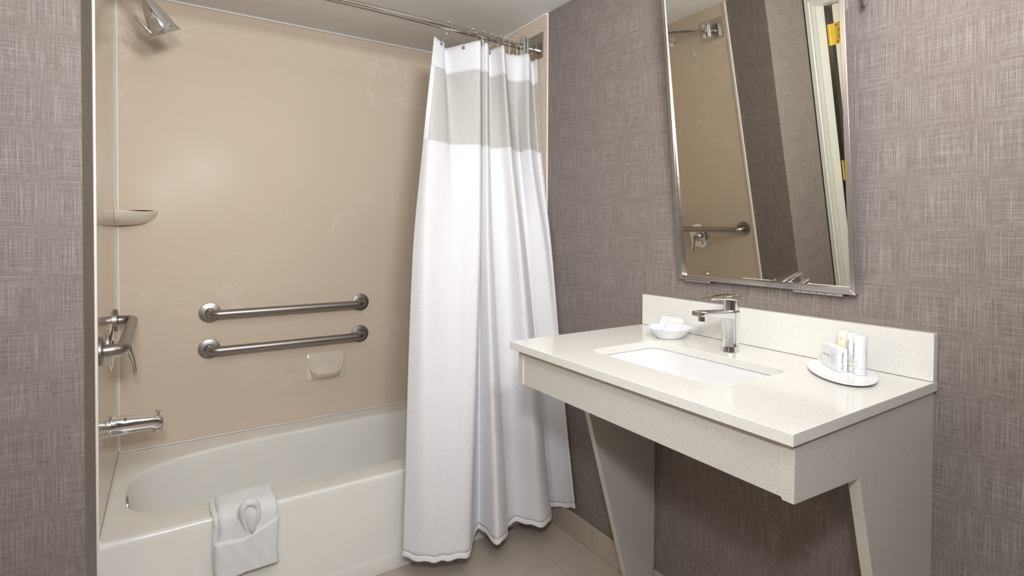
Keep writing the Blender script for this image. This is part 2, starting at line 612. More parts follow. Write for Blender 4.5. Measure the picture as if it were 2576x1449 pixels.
# tile baseboard along the vanity wall
bb = structure(G().box((XR - 0.002, YR, 0.0), (XR - 0.0005, YT - 0.004, 0.09)).build('baseboard_right', 'grout', smooth=False))
y = ty0 + TS - 0.02 - 10 * TS
while y < YT - 0.01:
    y1 = min(y + TS, YT - 0.006)
    y0 = max(y, YR)
    if y1 - y0 > 0.03:
        G().box((XR - 0.011, y0 + 0.0008, 0.0005), (XR - 0.002, y1 - 0.0008, 0.094)).build('tile', 'tile', bb, bevel=0.001, seg=1)
    y += TS

# ------------------------------------------------------------------ bathtub
tub = thing('bathtub', 'off-white enamelled bathtub set in the beige alcove', 'bathtub', (0.6, 2.2, 0))
cx, cy = 0.5775, 2.1875


def tub_outline(inset_l, inset_r, inset_f, inset_b, z, n=120):
    xl, xr = -0.123 + inset_l * 0.4, 1.265 - inset_r
    yf, yb = 1.925 + inset_f, 2.452 - inset_b
    mx = (xl + xr) / 2
    ax_ = (xr - xl) / 2
    my = yf + (yb - yf) * 0.46
    out = []
    for i in range(n):
        a = 2 * PI * i / n
        c, s_ = math.cos(a), math.sin(a)
        ex = 4.2 if s_ < 0 else 3.0
        if c > 0:
            ex = 4.5
        px_ = math.copysign(abs(c) ** (2 / ex), c)
        py_ = math.copysign(abs(s_) ** (2 / ex), s_)
        out.append((mx + ax_ * px_, my + ((yb - my) if s_ > 0 else (my - yf)) * py_, z))
    return out


inner = tub_outline(0, 0, 0, 0, ZT)
x0, x1, y0, y1 = XL + 0.006, XR - 0.005, YT + 0.016, YB - 0.017
outer = []
c0 = Vector((cx, cy))
for p in inner:
    d = Vector((p[0], p[1])) - c0
    k = min(((x1 if d.x > 0 else x0) - cx) / d.x if abs(d.x) > 1e-6 else 1e9, ((y1 if d.y > 0 else y0) - cy) / d.y if abs(d.y) > 1e-6 else 1e9)
    outer.append([cx + d.x * k, cy + d.y * k])
for c in ((x0, y0), (x0, y1), (x1, y0), (x1, y1)):
    i = min(range(len(outer)), key=lambda q: (outer[q][0] - c[0]) ** 2 + (outer[q][1] - c[1]) ** 2)
    outer[i] = [c[0], c[1]]
g = G()
rings = [[(cx + (p[0] - cx) * 0.05, cy + (p[1] - cy) * 0.05, 0.002) for p in outer], [(p[0], p[1], 0.002) for p in outer], [(p[0], p[1], ZT) for p in outer], inner]
for ins, dz in ((0.004, 0.0008), (0.009, 0.004), (0.013, 0.010), (0.016, 0.022)):
    rings.append(tub_outline(ins, ins, ins, ins, ZT - dz))
for f_ in (0.15, 0.3, 0.45, 0.6, 0.75, 0.87, 0.95, 1.0):
    z = ZT - 0.022 - (0.26) * f_
    e = 0.016 + 0.035 * f_ + 0.05 * max(0, (f_ - 0.7) / 0.3) ** 2
    rings.append(tub_outline(e + 0.03 * f_, e + 0.16 * f_, e, e, z))
rings.append(tub_outline(0.25, 0.35, 0.16, 0.16, ZT - 0.288))
g.loft(rings, True, False, True)
# apron: rolled front edge, slightly flared skirt and plain toe strip
prof = [(y0, ZT), (YT + 0.008, ZT - 0.0005), (YT + 0.003, ZT - 0.003), (YT, ZT - 0.008), (YT - 0.001, ZT - 0.018), (YT - 0.003, 0.062), (YT - 0.0065, 0.056), (YT - 0.010, 0.050), (YT - 0.010, 0.001), (YT + 0.05, 0.001)]
rr = [[(x, a, b) for (a, b) in prof] for x in (x0, XR - 0.013)]
rr = [[(x0 if i == 0 else (XR - 0.013 if b < 0.1 else x1), a, b) for (a, b) in prof] for i in range(2)]
g.loft(rr, False, False, False)
g.build('tub_shell', 'tub', tub, ang=60)
# overflow plate on the drain end
g = G()
for k in range(1):
    rings = []
    for d, s_ in ((0.0, 1.0), (0.003, 1.0), (0.006, 0.93), (0.0075, 0.8)):
        rings.append([(-0.1155 + d, 2.150 + 0.038 * s_ * math.cos(a), 0.296 + 0.042 * s_ * math.sin(a)) for a in [2 * PI * i / 28 for i in range(28)]])
    g.loft(rings)
g.build('overflow_plate', 'chrome', tub, label='round chrome overflow plate at the drain end')

# ------------------------------------------------------------------ grab bars


def grab_bar(name_label, a, b, nrm, off, br=0.0165, fr=0.041):
    a, b, nrm = Vector(a), Vector(b), Vector(nrm)
    r_ = thing('grab_bar', name_label, 'grab bar', a, 'grab bars in the tub alcove')
    A, B = a + nrm * off, b + nrm * off
    path = [a + nrm * 0.004] + bend(a, A, B, 0.036, 10) + bend(A, B, b, 0.036, 10) + [b + nrm * 0.004]
    G().tube(path, br, 24).build('bar', 'steel', r_, ang=60)
    for p in (a, b):
        G().lathe([(fr, 0.0), (fr, 0.0062), (fr - 0.0010, 0.0072), (fr * 0.78, 0.0090), (fr * 0.56, 0.0105), (br + 0.0022, 0.0107), (br + 0.0012, 0.0095), (br + 0.0005, 0.004)], p, nrm, 40, True, False).build('flange', 'steel', r_, ang=30)
    return r_


YP = YB - 0.0045
grab_bar('upper brushed steel grab bar on the back wall', (0.147, YP, 0.870), (0.779, YP, 0.870), (0, -1, 0), 0.062)
grab_bar('lower brushed steel grab bar just above the soap holder', (0.144, YP, 0.719), (0.777, YP, 0.718), (0, -1, 0), 0.062)
grab_bar('brushed steel grab bar above the shower valve on the left end wall', (XL + 0.0045, 1.900, 0.872), (XL + 0.0045, 2.44, 0.882), (1, 0, 0), 0.054)

# ------------------------------------------------------------------ wall soap holder
sh = thing('wall_soap_holder', 'cream ceramic soap holder set in the back wall below the bars', 'soap holder', (0.617, YP, 0.585))


def rrect(cx_, cz_, w_, h_, r_, y_, n=6):
    pts = []
    for (sx, sz, a0) in ((1, 1, 0), (-1, 1, 90), (-1, -1, 180), (1, -1, 270)):
        for k in range(n + 1):
            a = math.radians(a0 + 90 * k / n)
            pts.append((cx_ + sx * (w_ / 2 - r_) + r_ * math.cos(a), y_, cz_ + sz * (h_ / 2 - r_) + r_ * math.sin(a)))
    return pts


g = G()
W_, H_ = 0.176, 0.126
rings = [rrect(0.617, 0.585, W_, H_, 0.012, YP), rrect(0.617, 0.585, W_, H_, 0.012, YP - 0.004), rrect(0.617, 0.585, W_ - 0.006, H_ - 0.006, 0.011, YP - 0.007)]
g.loft(rings)
g.build('backplate', 'shelf', sh, ang=50)
# projecting tray: open trough with raised lip, deeper at the bottom
g = G()


sec = []
N_ = 18
for k in range(N_ + 1):
    x = -0.5 + k / N_
    e = 1 - abs(2 * x) ** 4
    sec.append((x, e))
outer_top = [(0.617 + x * 0.150, YP - 0.008 - 0.048 * e ** 0.5, 0.560 + 0.024 * (1 - e)) for x, e in sec]
outer_bot = [(0.617 + x * 0.128, YP - 0.008 - 0.026 * e ** 0.5, 0.533 + 0.012 * (1 - e)) for x, e in sec]
outer_w = [(0.617 + x * 0.134, YP - 0.007, 0.529) for x, e in sec]
in_top = [(0.617 + x * 0.132, YP - 0.008 - 0.040 * e ** 0.5, 0.560 + 0.022 * (1 - e)) for x, e in sec]
in_bot = [(0.617 + x * 0.118, YP - 0.008 - 0.026 * e ** 0.5, 0.545 + 0.02 * (1 - e)) for x, e in sec]
in_w = [(0.617 + x * 0.112, YP - 0.0075, 0.550 + 0.02 * (1 - e)) for x, e in sec]
g.loft([outer_w, outer_bot, outer_top, in_top, in_bot, in_w], False, False, False)
g.build('soap_tray', 'shelf', sh, ang=70, subd=1)
# side flares joining the tray to the plate
for s_ in (-1, 1):
    g = G()
    g.tube([(0.617 + s_ * 0.078, YP - 0.008, 0.628), (0.617 + s_ * 0.072, YP - 0.013, 0.602), (0.617 + s_ * 0.066, YP - 0.018, 0.58), (0.617 + s_ * 0.056, YP - 0.034, 0.5625)], 0.0055, 10)
    g.build('side_rib', 'shelf', sh, ang=60)

# ------------------------------------------------------------------ corner shelf
cs = thing('corner_shelf', 'cream quarter-round corner shelf at the left back corner', 'shelf', (XL + 0.005, YB - 0.005, 1.27))
g = G()
R_ = 0.132
X0_, Y0_ = XL + 0.0045, YB - 0.0045
ts = [i / 20 for i in range(21)]


def qarc(r_, z, zs=0.0):
    out = [(X0_, Y0_, z)]
    for t_ in ts:
        a = t_ * PI / 2
        flat = r_ * (1 - 0.10 * math.sin(2 * a))
        out.append((X0_ + flat * math.cos(a), Y0_ - flat * math.sin(a), z + zs * math.sin(2 * a)))
    return out


g.loft([qarc(0.03, 1.232), qarc(0.07, 1.236), qarc(0.10, 1.246, -0.004), qarc(0.122, 1.262, -0.008), qarc(R_, 1.283, -0.006), qarc(R_ + 0.001, 1.289, -0.006), qarc(R_ - 0.003, 1.293, -0.006), qarc(R_ - 0.012, 1.293, -0.006), qarc(R_ - 0.020, 1.288, -0.006), qarc(0.06, 1.284), qarc(0.01, 1.284)])
g.build('shelf_body', 'shelf', cs, ang=55)

# ------------------------------------------------------------------ tub spout
Yv = 2.222
XW = XL + 0.0045
sp = thing('tub_spout', 'polished chrome tub spout low on the left end wall', 'faucet', (XW, Yv, 0.557))
rings = []
for x, rz, ry, dz in ((0.0, 0.0355, 0.035, 0), (0.006, 0.0355, 0.035, 0), (0.008, 0.0338, 0.033, 0.0), (0.04, 0.0303, 0.031, -0.0017), (0.08, 0.0262, 0.0285, -0.0033), (0.118, 0.0222, 0.0265, -0.0050), (0.123, 0.0250, 0.0262, -0.0085), (0.136, 0.0240, 0.0250, -0.0110), (0.145, 0.0225, 0.0225, -0.0125), (0.149, 0.017, 0.018, -0.014), (0.150, 0.010, 0.012, -0.014)):
    ring = []
    for i in range(36):
        a = 2 * PI * i / 36
        c, s_ = math.cos(a), math.sin(a)
        ex = 2 + 1.8 * min(1, x / 0.12)
        ring.append((XW + x, Yv + ry * math.copysign(abs(c) ** (2 / ex), c), 0.557 + dz + rz * math.copysign(abs(s_) ** (2 / ex), s_)))
    rings.append(ring)
G().loft(rings).build('spout_body', 'chrome', sp, ang=50)
G().lathe([(0.0, 0), (0.017, 0.0), (0.019, 0.012), (0.018, 0.024)], (XW + 0.133, Yv, 0.5195), n=24).build('outlet', 'chrome', sp)
G().lathe([(0.0042, 0), (0.0042, 0.012), (0.009, 0.0165), (0.0095, 0.020), (0.007, 0.022), (0, 0.022)], (XW + 0.134, Yv, 0.568), n=20).build('diverter_knob', 'chrome', sp)

# ------------------------------------------------------------------ shower valve
sv = thing('shower_valve', 'chrome single-lever shower valve with round plate on the left end wall', 'valve', (XW, Yv, 0.832))
G().lathe([(0.079, 0), (0.079, 0.002), (0.076, 0.005), (0.062, 0.010), (0.040, 0.013), (0.034, 0.0135)], (XW, Yv, 0.822), (1, 0, 0), 48).build('escutcheon', 'chrome', sv)
G().lathe([(0.031, 0.0), (0.030, 0.010), (0.027, 0.022), (0.0265, 0.023)], (XW + 0.012, Yv, 0.818), (1, 0, 0), 32).build('valve_body', 'chrome', sv)
G().lathe([(0.024, 0.0), (0.024, 0.003)], (XW + 0.0345, Yv, 0.818), (1, 0, 0), 32).build('collar', 'dark', sv, label='dark gap ring')
G().lathe([(0.027, 0.0), (0.0275, 0.008), (0.026, 0.014), (0.020, 0.018), (0.0, 0.019)], (XW + 0.0365, Yv, 0.820), (1, 0, 0), 32).build('lever_hub', 'chrome', sv)
rings = []
for (x, z, w_, h_) in ((0.058, 0.838, 0.022, 0.020), (0.068, 0.824, 0.021, 0.012), (0.076, 0.808, 0.017, 0.0085), (0.083, 0.790, 0.0125, 0.0070), (0.088, 0.772, 0.0100, 0.0060), (0.091, 0.758, 0.0095, 0.0058), (0.093, 0.748, 0.0095, 0.0060), (0.0935, 0.743, 0.006, 0.004)):
    z = 0.832 - (0.838 - z) * 1.18
    h_ *= 1.25
    rings.append([(XW + (x - 0.058) * 0.75 + 0.043 + h_ * math.cos(a) * 0.8, Yv + 0.012 * smoothstep(0.84, 0.73, z) + w_ * math.sin(a), z + h_ * math.cos(a) * 0.3) for a in [2 * PI * i / 20 for i in range(20)]])
G().loft(rings).build('lever', 'chrome', sv, ang=60)

# ------------------------------------------------------------------ shower head
hd = thing('shower_sprayer', 'polished chrome bell shower head at the top of the left end wall', 'shower head', (XW, 2.21, 2.03))
G().lathe([(0.030, 0), (0.030, 0.002), (0.024, 0.006), (0.012, 0.008), (0.011, 0.008)], (XW, 2.21, 2.035), (1, 0, 0), 32).build('flange', 'chrome', hd)
fc = Vector((-0.001, 2.2, 1.889))
axh = Vector((-0.50, -0.235, 0.866)).normalized()
neck = fc + axh * 0.118
G().tube([(XW + 0.002, 2.21, 2.035), (XW + 0.03, 2.21, 2.036)] + bend((XW + 0.03, 2.21, 2.036), (XW + 0.085, 2.208, 2.037), neck, 0.022, 8) + [neck - axh * 0.004], 0.0088, 16).build('arm', 'chrome', hd, ang=60)
hb = G().lathe([(0.0, 0.0), (0.044, 0.0), (0.0505, 0.0005), (0.0525, 0.002), (0.0515, 0.004), (0.047, 0.009), (0.0435, 0.016), (0.0405, 0.030), (0.0365, 0.050), (0.031, 0.070), (0.0245, 0.090), (0.018, 0.107), (0.0145, 0.114), (0.0145, 0.124), (0.010, 0.127)], fc, axh, 48).build('bell', 'chrome', hd, ang=32)
G().sphere(neck + axh * 0.010, 0.0135, 10).build('ball_joint', 'dark', hd)
side = Vector((-0.866, 0, -0.5))
tb = fc + side * 0.045 + axh * 0.008
rings = []
for d, o_, w_, th_ in ((0.0, 0.0, 0.015, 0.007), (0.02, 0.005, 0.014, 0.007), (0.045, 0.012, 0.0125, 0.0065), (0.066, 0.017, 0.010, 0.0055), (0.072, 0.0175, 0.006, 0.003)):
    c = tb + axh * d + side * (o_ - 0.006)
    rings.append([c + Vector((0, 1, 0)) * w_ * math.cos(a) + side * th_ * math.sin(a) for a in [2 * PI * i / 20 for i in range(20)]])
G().loft(rings).build('spray_lever', 'chrome', hb, ang=60)
# raised teardrop facet on the bell, its white highlight put into the shape
g = G()
dirn = (Vector((0.55, -0.83, 0.25)))
dirn = (dirn - axh * dirn.dot(axh)).normalized()
tang = axh.cross(dirn)
outl = []
for i in range(24):
    a = 2 * PI * i / 24
    v = 0.5 + 0.5 * math.cos(a)
    outl.append((0.0085 * math.sin(a) * (1 - v) ** 0.8 * 1.5, 0.016 + 0.042 * v))
def bell_r(s_):
    P_ = [(0.0435, 0.016), (0.0405, 0.030), (0.0365, 0.050), (0.031, 0.070)]
    for (r0, a0), (r1, a1) in zip(P_, P_[1:]):
        if s_ <= a1:
            return r0 + (r1 - r0) * (s_ - a0) / (a1 - a0)
    return 0.031
for off, sc_ in ((0.0, 1.0), (0.0022, 0.95), (0.0026, 0.6)):
    ring = []
    for (w_, s_) in outl:
        s2 = 0.033 + (s_ - 0.033) * sc_
        r_ = bell_r(s2)
        an = w_ * sc_ / r_
        ring.append(fc + axh * s2 + (dirn * math.cos(an) + tang * math.sin(an)) * (r_ + off))
    if off == 0:
        rr = [ring]
    else:
        rr.append(ring)
g.loft(rr).build('teardrop_highlight', 'chrome', hb, ang=40)

# ------------------------------------------------------------------ shower rod
rod = thing('shower_rod', 'bowed polished steel shower curtain rod below the ceiling', 'curtain rod', (XR, 1.932, 2.012))
RZ = 2.013


def rod_y(x):
    return 1.932 - 0.045 * (1 - ((x - 0.5955) / 0.70) ** 2)


xs = [XL + 0.062 + i * (XR - XL - 0.124) / 40 for i in range(41)]
G().tube([(x, rod_y(x), RZ) for x in xs], 0.0128, 24).build('rod', 'rodsteel', rod, ang=60)
for s_, xw in ((1, XL + 0.0045), (-1, XR - 0.0045)):
    G().box((xw, 1.857, 1.962), (xw + s_ * 0.002, 2.0, 2.072)).build('wall_plate', 'rodsteel', rod, bevel=0.0008, label='square steel wall plate')
    G().lathe([(0.021, 0), (0.021, 0.006), (0.0135, 0.008), (0.0135, 0.030)], (xw + s_ * 0.002, 1.932, RZ), (s_, 0, 0), 24).build('mount_stub', 'rodsteel', rod)
    for q, xo in enumerate((0.034, 0.0505)):
        xc = xw + s_ * (xo + 0.0075)
        g = G()
        rings = []
        for zz, k in ((-0.034, 0.8), (-0.032, 1), (0.026, 1), (0.034, 1.0), (0.0355, 1.12), (0.040, 1.12), (0.042, 1.0)):
            rings.append([(xc + 0.0075 * k * math.copysign(abs(math.cos(a)) ** 0.6, math.cos(a)), 1.932 - 0.002 + 0.019 * k * math.copysign(abs(math.sin(a)) ** 0.8, math.sin(a)), RZ + zz) for a in [2 * PI * i / 24 for i in range(24)]])
        g.loft(rings).build('knuckle', 'chrome', rod, ang=40)

# ------------------------------------------------------------------ shower curtain
ROWS = [
[(0.8657, 1.9), (0.9019, 1.92), (0.9269, 1.94), (0.9544, 1.99), (0.9875, 1.91), (1.0264, 1.84), (1.0484, 1.86), (1.0615, 1.88), (1.0614, 1.87), (1.0718, 1.85), (1.0967, 1.88), (1.122, 1.92), (1.1305, 1.88), (1.132, 1.83), (1.1602, 1.86), (1.1872, 1.9), (1.2332, 1.91), (1.263, 1.9), (1.2765, 1.86), (1.3075, 1.89), (1.3416, 1.93), (1.343, 1.89)],
[(0.8159, 1.89), (0.8368, 1.86), (0.9008, 1.88), (0.9456, 1.905), (0.9944, 1.87), (1.0342, 1.845), (1.0545, 1.865), (1.0648, 1.88), (1.0618, 1.865), (1.0723, 1.845), (1.0961, 1.87), (1.1165, 1.895), (1.151, 1.87), (1.1699, 1.83), (1.2093, 1.87), (1.2408, 1.9), (1.2656, 1.91), (1.2659, 1.88), (1.2751, 1.84), (1.3074, 1.86), (1.345, 1.8776), (1.343, 1.8544)],
[(0.7608, 1.86), (0.7914, 1.81), (0.8599, 1.82), (0.9263, 1.82), (0.9616, 1.79), (0.993, 1.775), (1.0186, 1.805), (1.0252, 1.82), (1.0235, 1.795), (1.0309, 1.765), (1.0635, 1.79), (1.0905, 1.82), (1.144, 1.81), (1.1607, 1.74), (1.2105, 1.78), (1.2476, 1.82), (1.2587, 1.81), (1.2726, 1.79), (1.3025, 1.77), (1.3304, 1.78), (1.345, 1.7857), (1.343, 1.7748)],
[(0.6731, 1.7316), (0.7168, 1.6691), (0.7623, 1.6402), (0.8, 1.6258), (0.8381, 1.6114), (0.8746, 1.6162), (0.9223, 1.6835), (0.9759, 1.7412), (0.9835, 1.7124), (0.9842, 1.6162), (1.0445, 1.645), (1.0802, 1.6931), (1.1305, 1.6979), (1.1804, 1.6258), (1.2457, 1.645), (1.3037, 1.722), (1.3129, 1.7075), (1.3325, 1.6883), (1.345, 1.6528), (1.343, 1.623), (1.345, 1.6181), (1.343, 1.6304)]]
ZR = [1.965, 1.555, 1.12, 0.095]
NK = len(ROWS[0])


def crom(p, t_):
    n = len(p)
    i = min(int(t_), n - 2)
    u = t_ - i
    a, b, c, d = p[max(i - 1, 0)], p[i], p[i + 1], p[min(i + 2, n - 1)]
    return tuple(0.5 * (2 * b[k] + (c[k] - a[k]) * u + (2 * a[k] - 5 * b[k] + 4 * c[k] - d[k]) * u * u + (3 * b[k] - a[k] - 3 * c[k] + d[k]) * u ** 3) for k in range(2))


def cpoint(k, z):
    """curtain point for fold parameter k (0..NK-1) at height z"""
    # monotone interpolation along height (quadratic through rows)
    P_ = [crom(r, k) for r in ROWS]
    for i in range(3):
        if z >= ZR[i + 1] or i == 2:
            u = (ZR[i] - z) / (ZR[i] - ZR[i + 1])
            a, b, c, d = P_[max(i - 1, 0)], P_[i], P_[i + 1], P_[min(i + 2, 3)]
            # non-uniform tangents
            def tan_(j):
                if j == 0:
                    return [(P_[1][q] - P_[0][q]) / (ZR[0] - ZR[1]) for q in (0, 1)]
                if j == 3:
                    return [(P_[3][q] - P_[2][q]) / (ZR[2] - ZR[3]) for q in (0, 1)]
                return [(P_[j + 1][q] - P_[j - 1][q]) / (ZR[j - 1] - ZR[j + 1]) for q in (0, 1)]
            h = ZR[i] - ZR[i + 1]
            m0, m1 = tan_(i), tan_(i + 1)
            u = max(0, min(1, u))
            h00, h10, h01, h11 = 2 * u ** 3 - 3 * u ** 2 + 1, u ** 3 - 2 * u ** 2 + u, -2 * u ** 3 + 3 * u ** 2, u ** 3 - u ** 2
            return [h00 * b[q] + h10 * h * m0[q] + h01 * c[q] + h11 * h * m1[q] for q in (0, 1)]


cur = thing('shower_curtain', 'white waffle-weave shower curtain gathered at the right end of the rod', 'shower curtain', (1.1, 1.8, 0.1))
SUB = 8
NC = (NK - 1) * SUB + 1
# arc length at a middle height gives the cloth coordinate
arc = [0.0]
pz = [cpoint(i / SUB, 0.6) for i in range(NC)]
for i in range(1, NC):
    arc.append(arc[-1] + math.hypot(pz[i][0] - pz[i - 1][0], pz[i][1] - pz[i - 1][1]))


def cloth(z_hi, z_lo, nz, name, mat, hem=False, c0=0, c1=None, off=0.0, label=None):
    c1 = NC if c1 is None else c1
    g_ = G()
    vs_, uv = [], []
    for j in range(nz + 1):
        z = z_hi + (z_lo - z_hi) * j / nz
        for i in range(c0, c1):
            k = i / SUB
            x, y_ = cpoint(k, z)
            zz = z
            low = smoothstep(0.5, 0.095, z)
            zz += low * 0.0035 * math.sin(arc[i] * 95) * smoothstep(0.16, 0.095, z)
            zz += 0.026 * low * smoothstep(15.5, 20, k)
            top = smoothstep(1.86, 1.965, z)
            zz -= top * 0.006 * (0.5 - 0.5 * math.cos(arc[i] * 42))
            x = min(x, 1.3465)
            vs_.append((x, y_ - off, zz))
            uv.append((arc[i], z))
    n = c1 - c0
    fs = [(j * n + i, j * n + i + 1, (j + 1) * n + i + 1, (j + 1) * n + i) for j in range(nz) for i in range(n - 1)]
    g_.v, g_.f, g_.uv = vs_, fs, uv
    o = g_.build(name, mat, cur, ang=180, label=label)
    md = o.modifiers.new('thickness', 'SOLIDIFY')
    md.thickness = 0.0012 if mat != 'hem' else 0.0018
    md.offset = 0
    return o


cloth(1.965, 1.849, 8, 'header_band', 'waffle', off=0.0014)
cloth(1.856, 1.552, 24, 'sheer_panel', 'sheer', label='see-through voile window of the curtain')
cloth(1.560, 0.111, 120, 'main_panel', 'waffle', off=0.0014)
cloth(0.1125, 0.095, 4, 'bottom_hem', 'hem', off=0.0016)
cloth(1.853, 1.558, 24, 'side_hem', 'hem', c0=0, c1=6, off=0.001)


def kz_surface(xw, z):
    best = None
    for i in range(NC):
        p = cpoint(i / SUB, z)
        d = abs(p[0] - xw)
        if best is None or d < best[0]:
            best = (d, p, i)
    return best


for (gx, gy, gz, nx) in ((0.903, 1.913, 1.948, -0.3), (0.992, 1.902, 1.944, -0.15), (1.134, 1.925, 1.952, -0.35)):
    b = kz_surface(gx, gz)
    yy = b[1][1]
    # keep the line of sight: take the surface point nearest to the wanted place
    cand = min(((abs(cpoint(i / SUB, gz)[0] - gx) + abs(cpoint(i / SUB, gz)[1] - gy), i) for i in range(NC)))[1]
    p = cpoint(cand / SUB, gz)
    q0, q1 = cpoint(max(0, cand - 3) / SUB, gz), cpoint(min(NC - 1, cand + 3) / SUB, gz)
    tg = Vector((q1[0] - q0[0], q1[1] - q0[1], 0)).normalized()
    nv = Vector((tg.y, -tg.x, 0))
    if nv.dot(CAM - Vector((p[0], p[1], gz))) < 0:
        nv = -nv
    gc = Vector((p[0], p[1] - 0.0014, gz)) + nv * 0.0022
    gm = G().torus(gc, nv, 0.0064, 0.0023, 28, 8).build('grommet', 'chrome', cur, label='metal grommet')
    G().lathe([(0.0050, 0), (0.0050, 0.0006)], gc - nv * 0.0008, nv, 18).build('hole', 'steel', gm)

# rings
RX = (0.929, 1.012, 1.045, 1.078, 1.124, 1.157, 1.182, 1.214, 1.256, 1.280, 1.292)
GR = {0: (0.903, 1.913, 1.955), 1: (0.992, 1.902, 1.951), 4: (1.134, 1.92, 1.957)}
ordn = ['first', 'second', 'third', 'fourth', 'fifth', 'sixth', 'seventh', 'eighth', 'ninth', 'tenth', 'last']
for i, x in enumerate(RX):
    ry = rod_y(x)
    r_ = thing('curtain_ring', '%s chrome roller ring from the left end of the shower curtain' % ordn[i], 'curtain ring', (x, ry, RZ), 'roller rings on the shower rod')
    tilt = random.uniform(-0.010, 0.010)
    gx, gy, gz = GR.get(i, (x + random.uniform(-0.006, 0.006), ry + 0.004, 1.957))
    P_ = []
    # front strand from the grommet, round the rod, open hook at the back
    P_.append((gx, gy - 0.007, gz - 0.006))
    P_.append((gx, gy - 0.010, gz + 0.004))
    P_.append((gx * 0.6 + x * 0.4, ry - 0.012, gz + 0.028))
    for k in range(0, 11):
        a = math.radians(215 - 20 * k * 1.15)
        P_.append((x + tilt * math.sin(a), ry + 0.0178 * math.cos(a), RZ + 0.0178 * math.sin(a)))
    P_.append((x - tilt, ry + 0.010, RZ - 0.030))
    P_.append((gx, gy + 0.006, gz + 0.004))
    pts = []
    n = len(P_)
    for q in range(n - 1):
        a, b, c, d = [Vector(P_[min(max(q + e, 0), n - 1)]) for e in (-1, 0, 1, 2)]
        for s_ in range(4):
            u = s_ / 4
            pts.append(0.5 * (2 * b + (c - a) * u + (2 * a - 5 * b + 4 * c - d) * u * u + (3 * b - a - 3 * c + d) * u ** 3))
    pts.append(Vector(P_[-1]))
    G().tube(pts, 0.0012, 6).build('wire', 'rodsteel', r_, ang=80)
    g = G()
    for a in (50, 76, 104, 130):
        a = math.radians(a)
        g.sphere((x + tilt * math.sin(a), ry + 0.0182 * math.cos(a), RZ + 0.0182 * math.sin(a)), 0.0042, 7)
    g.build('roller_beads', 'chrome', r_, ang=80)

# ------------------------------------------------------------------ towel on the tub rim
tw = thing('bath_mat_towel', 'folded white terry towel hung over the tub rim with a rosette fold', 'towel', (0.2, 1.82, 0.2))


def drape(s_):
    """path over the rim: s_ in metres measured from the inside end, returns (y, z)"""
    pts = [(1.957, 0.30), (1.949, 0.335), (1.934, 0.3525), (1.905, 0.3525), (1.86, 0.3525), (1.838, 0.3515), (1.826, 0.343), (1.8225, 0.325), (1.8215, 0.25), (1.8205, 0.16)]
    L = [0]
    for a, b in zip(pts, pts[1:]):
        L.append(L[-1] + math.hypot(a[0] - b[0], a[1] - b[1]))
    s_ = max(0, min(L[-1], s_))
    for i in range(len(pts) - 1):
        if s_ <= L[i + 1]:
            u = (s_ - L[i]) / (L[i + 1] - L[i])
            return pts[i][0] * (1 - u) + pts[i + 1][0] * u, pts[i][1] * (1 - u) + pts[i + 1][1] * u
    return pts[-1]


LT = 0.352


def towel_sheet(x0_, x1_, s0, s1, thick, lift, name, bot=None, top=None, nx=26, ns=40):
    g_ = G()
    rings = []
    for side_ in (0, 1):
        rows = []
        for j in range(ns + 1):
            row = []
            for i in range(nx + 1):
                u = i / nx
                x = x0_ + (x1_ - x0_) * u
                a0 = s0 + (top(u) if top else 0)
                a1 = s1 + (bot(u) if bot else 0)
                s_ = a0 + (a1 - a0) * j / ns
                y_, z_ = drape(s_)
                y2, z2 = drape(s_ + 0.002)
                ny, nz_ = (z2 - z_), -(y2 - y_)
                ln = math.hypot(ny, nz_) or 1
                ny, nz_ = ny / ln, nz_ / ln
                if s_ >= LT - 0.003:
                    ny, nz_ = -1, 0
                edge = min(1, min(u, 1 - u) / 0.06) ** 0.5 * (min(1, min(j, ns - j) / (ns * 0.05))) ** 0.5
                wob = 0.0012 * math.sin(x * 60 + s_ * 35) + 0.0009 * math.sin(x * 130 - s_ * 80)
                off = lift + ((thick * (0.35 + 0.65 * edge) + wob) if side_ else 0)
                row.append((x + 0.002 * math.sin(s_ * 40), y_ + ny * off, z_ + nz_ * off))
            rows.append(row)
        rings.append(rows)
    n = nx + 1
    vs_ = [p for rows in rings for row in rows for p in row]
    K = n * (ns + 1)
    fs = []
    for j in range(ns):
        for i in range(nx):
            a = j * n + i
            fs.append((a, a + 1, a + n + 1, a + n))
            fs.append((K + a, K + a + n, K + a + n + 1, K + a + 1))
    for j in range(ns):
        a, b = j * n, j * n + nx
        fs.append((a, a + n, K + a + n, K + a))
        fs.append((b, K + b, K + b + n, b + n))
    for i in range(nx):
        a, b = i, ns * n + i
        fs.append((a, K + a, K + a + 1, a + 1))
        fs.append((b, b + 1, K + b + 1, K + b))
    g_.add(vs_, fs)
    return g_.build(name, 'terry', tw, ang=60)


sag = lambda u: -0.004 * math.sin(PI * u) + 0.010 * (0.5 - u)
towel_sheet(0.108, 0.284, 0.0, 0.346, 0.006, 0.0015, 'under_layer', bot=sag)
towel_sheet(0.122, 0.288, 0.002, 0.335, 0.008, 0.008, 'towel_body', bot=sag)
# front pocket: band folded up, its upper edge dips to the left
towel_sheet(0.112, 0.2885, 0.222, 0.349, 0.012, 0.0165, 'pocket_fold', bot=sag, top=lambda u: 0.010 - 0.034 * max(0, u - 0.45) / 0.55 + 0.004 * math.sin(PI * u))
# rosette: a rolled loop of cloth standing out of the pocket
rc = Vector((0.205, 1.792, 0.345))
path = []
for i in range(41):
    a = 2 * PI * i / 40
    u = 0.5 + 0.5 * math.cos(a)          # 1 top, 0 bottom
    w_ = 0.026 * math.sin(a) * (0.45 + 0.62 * u)
    path.append((rc.x + w_ + 0.006 * (1 - u), rc.y - 0.004 * u + 0.012 * (1 - u), 0.284 + 0.104 * u))
pts = path[:-1]


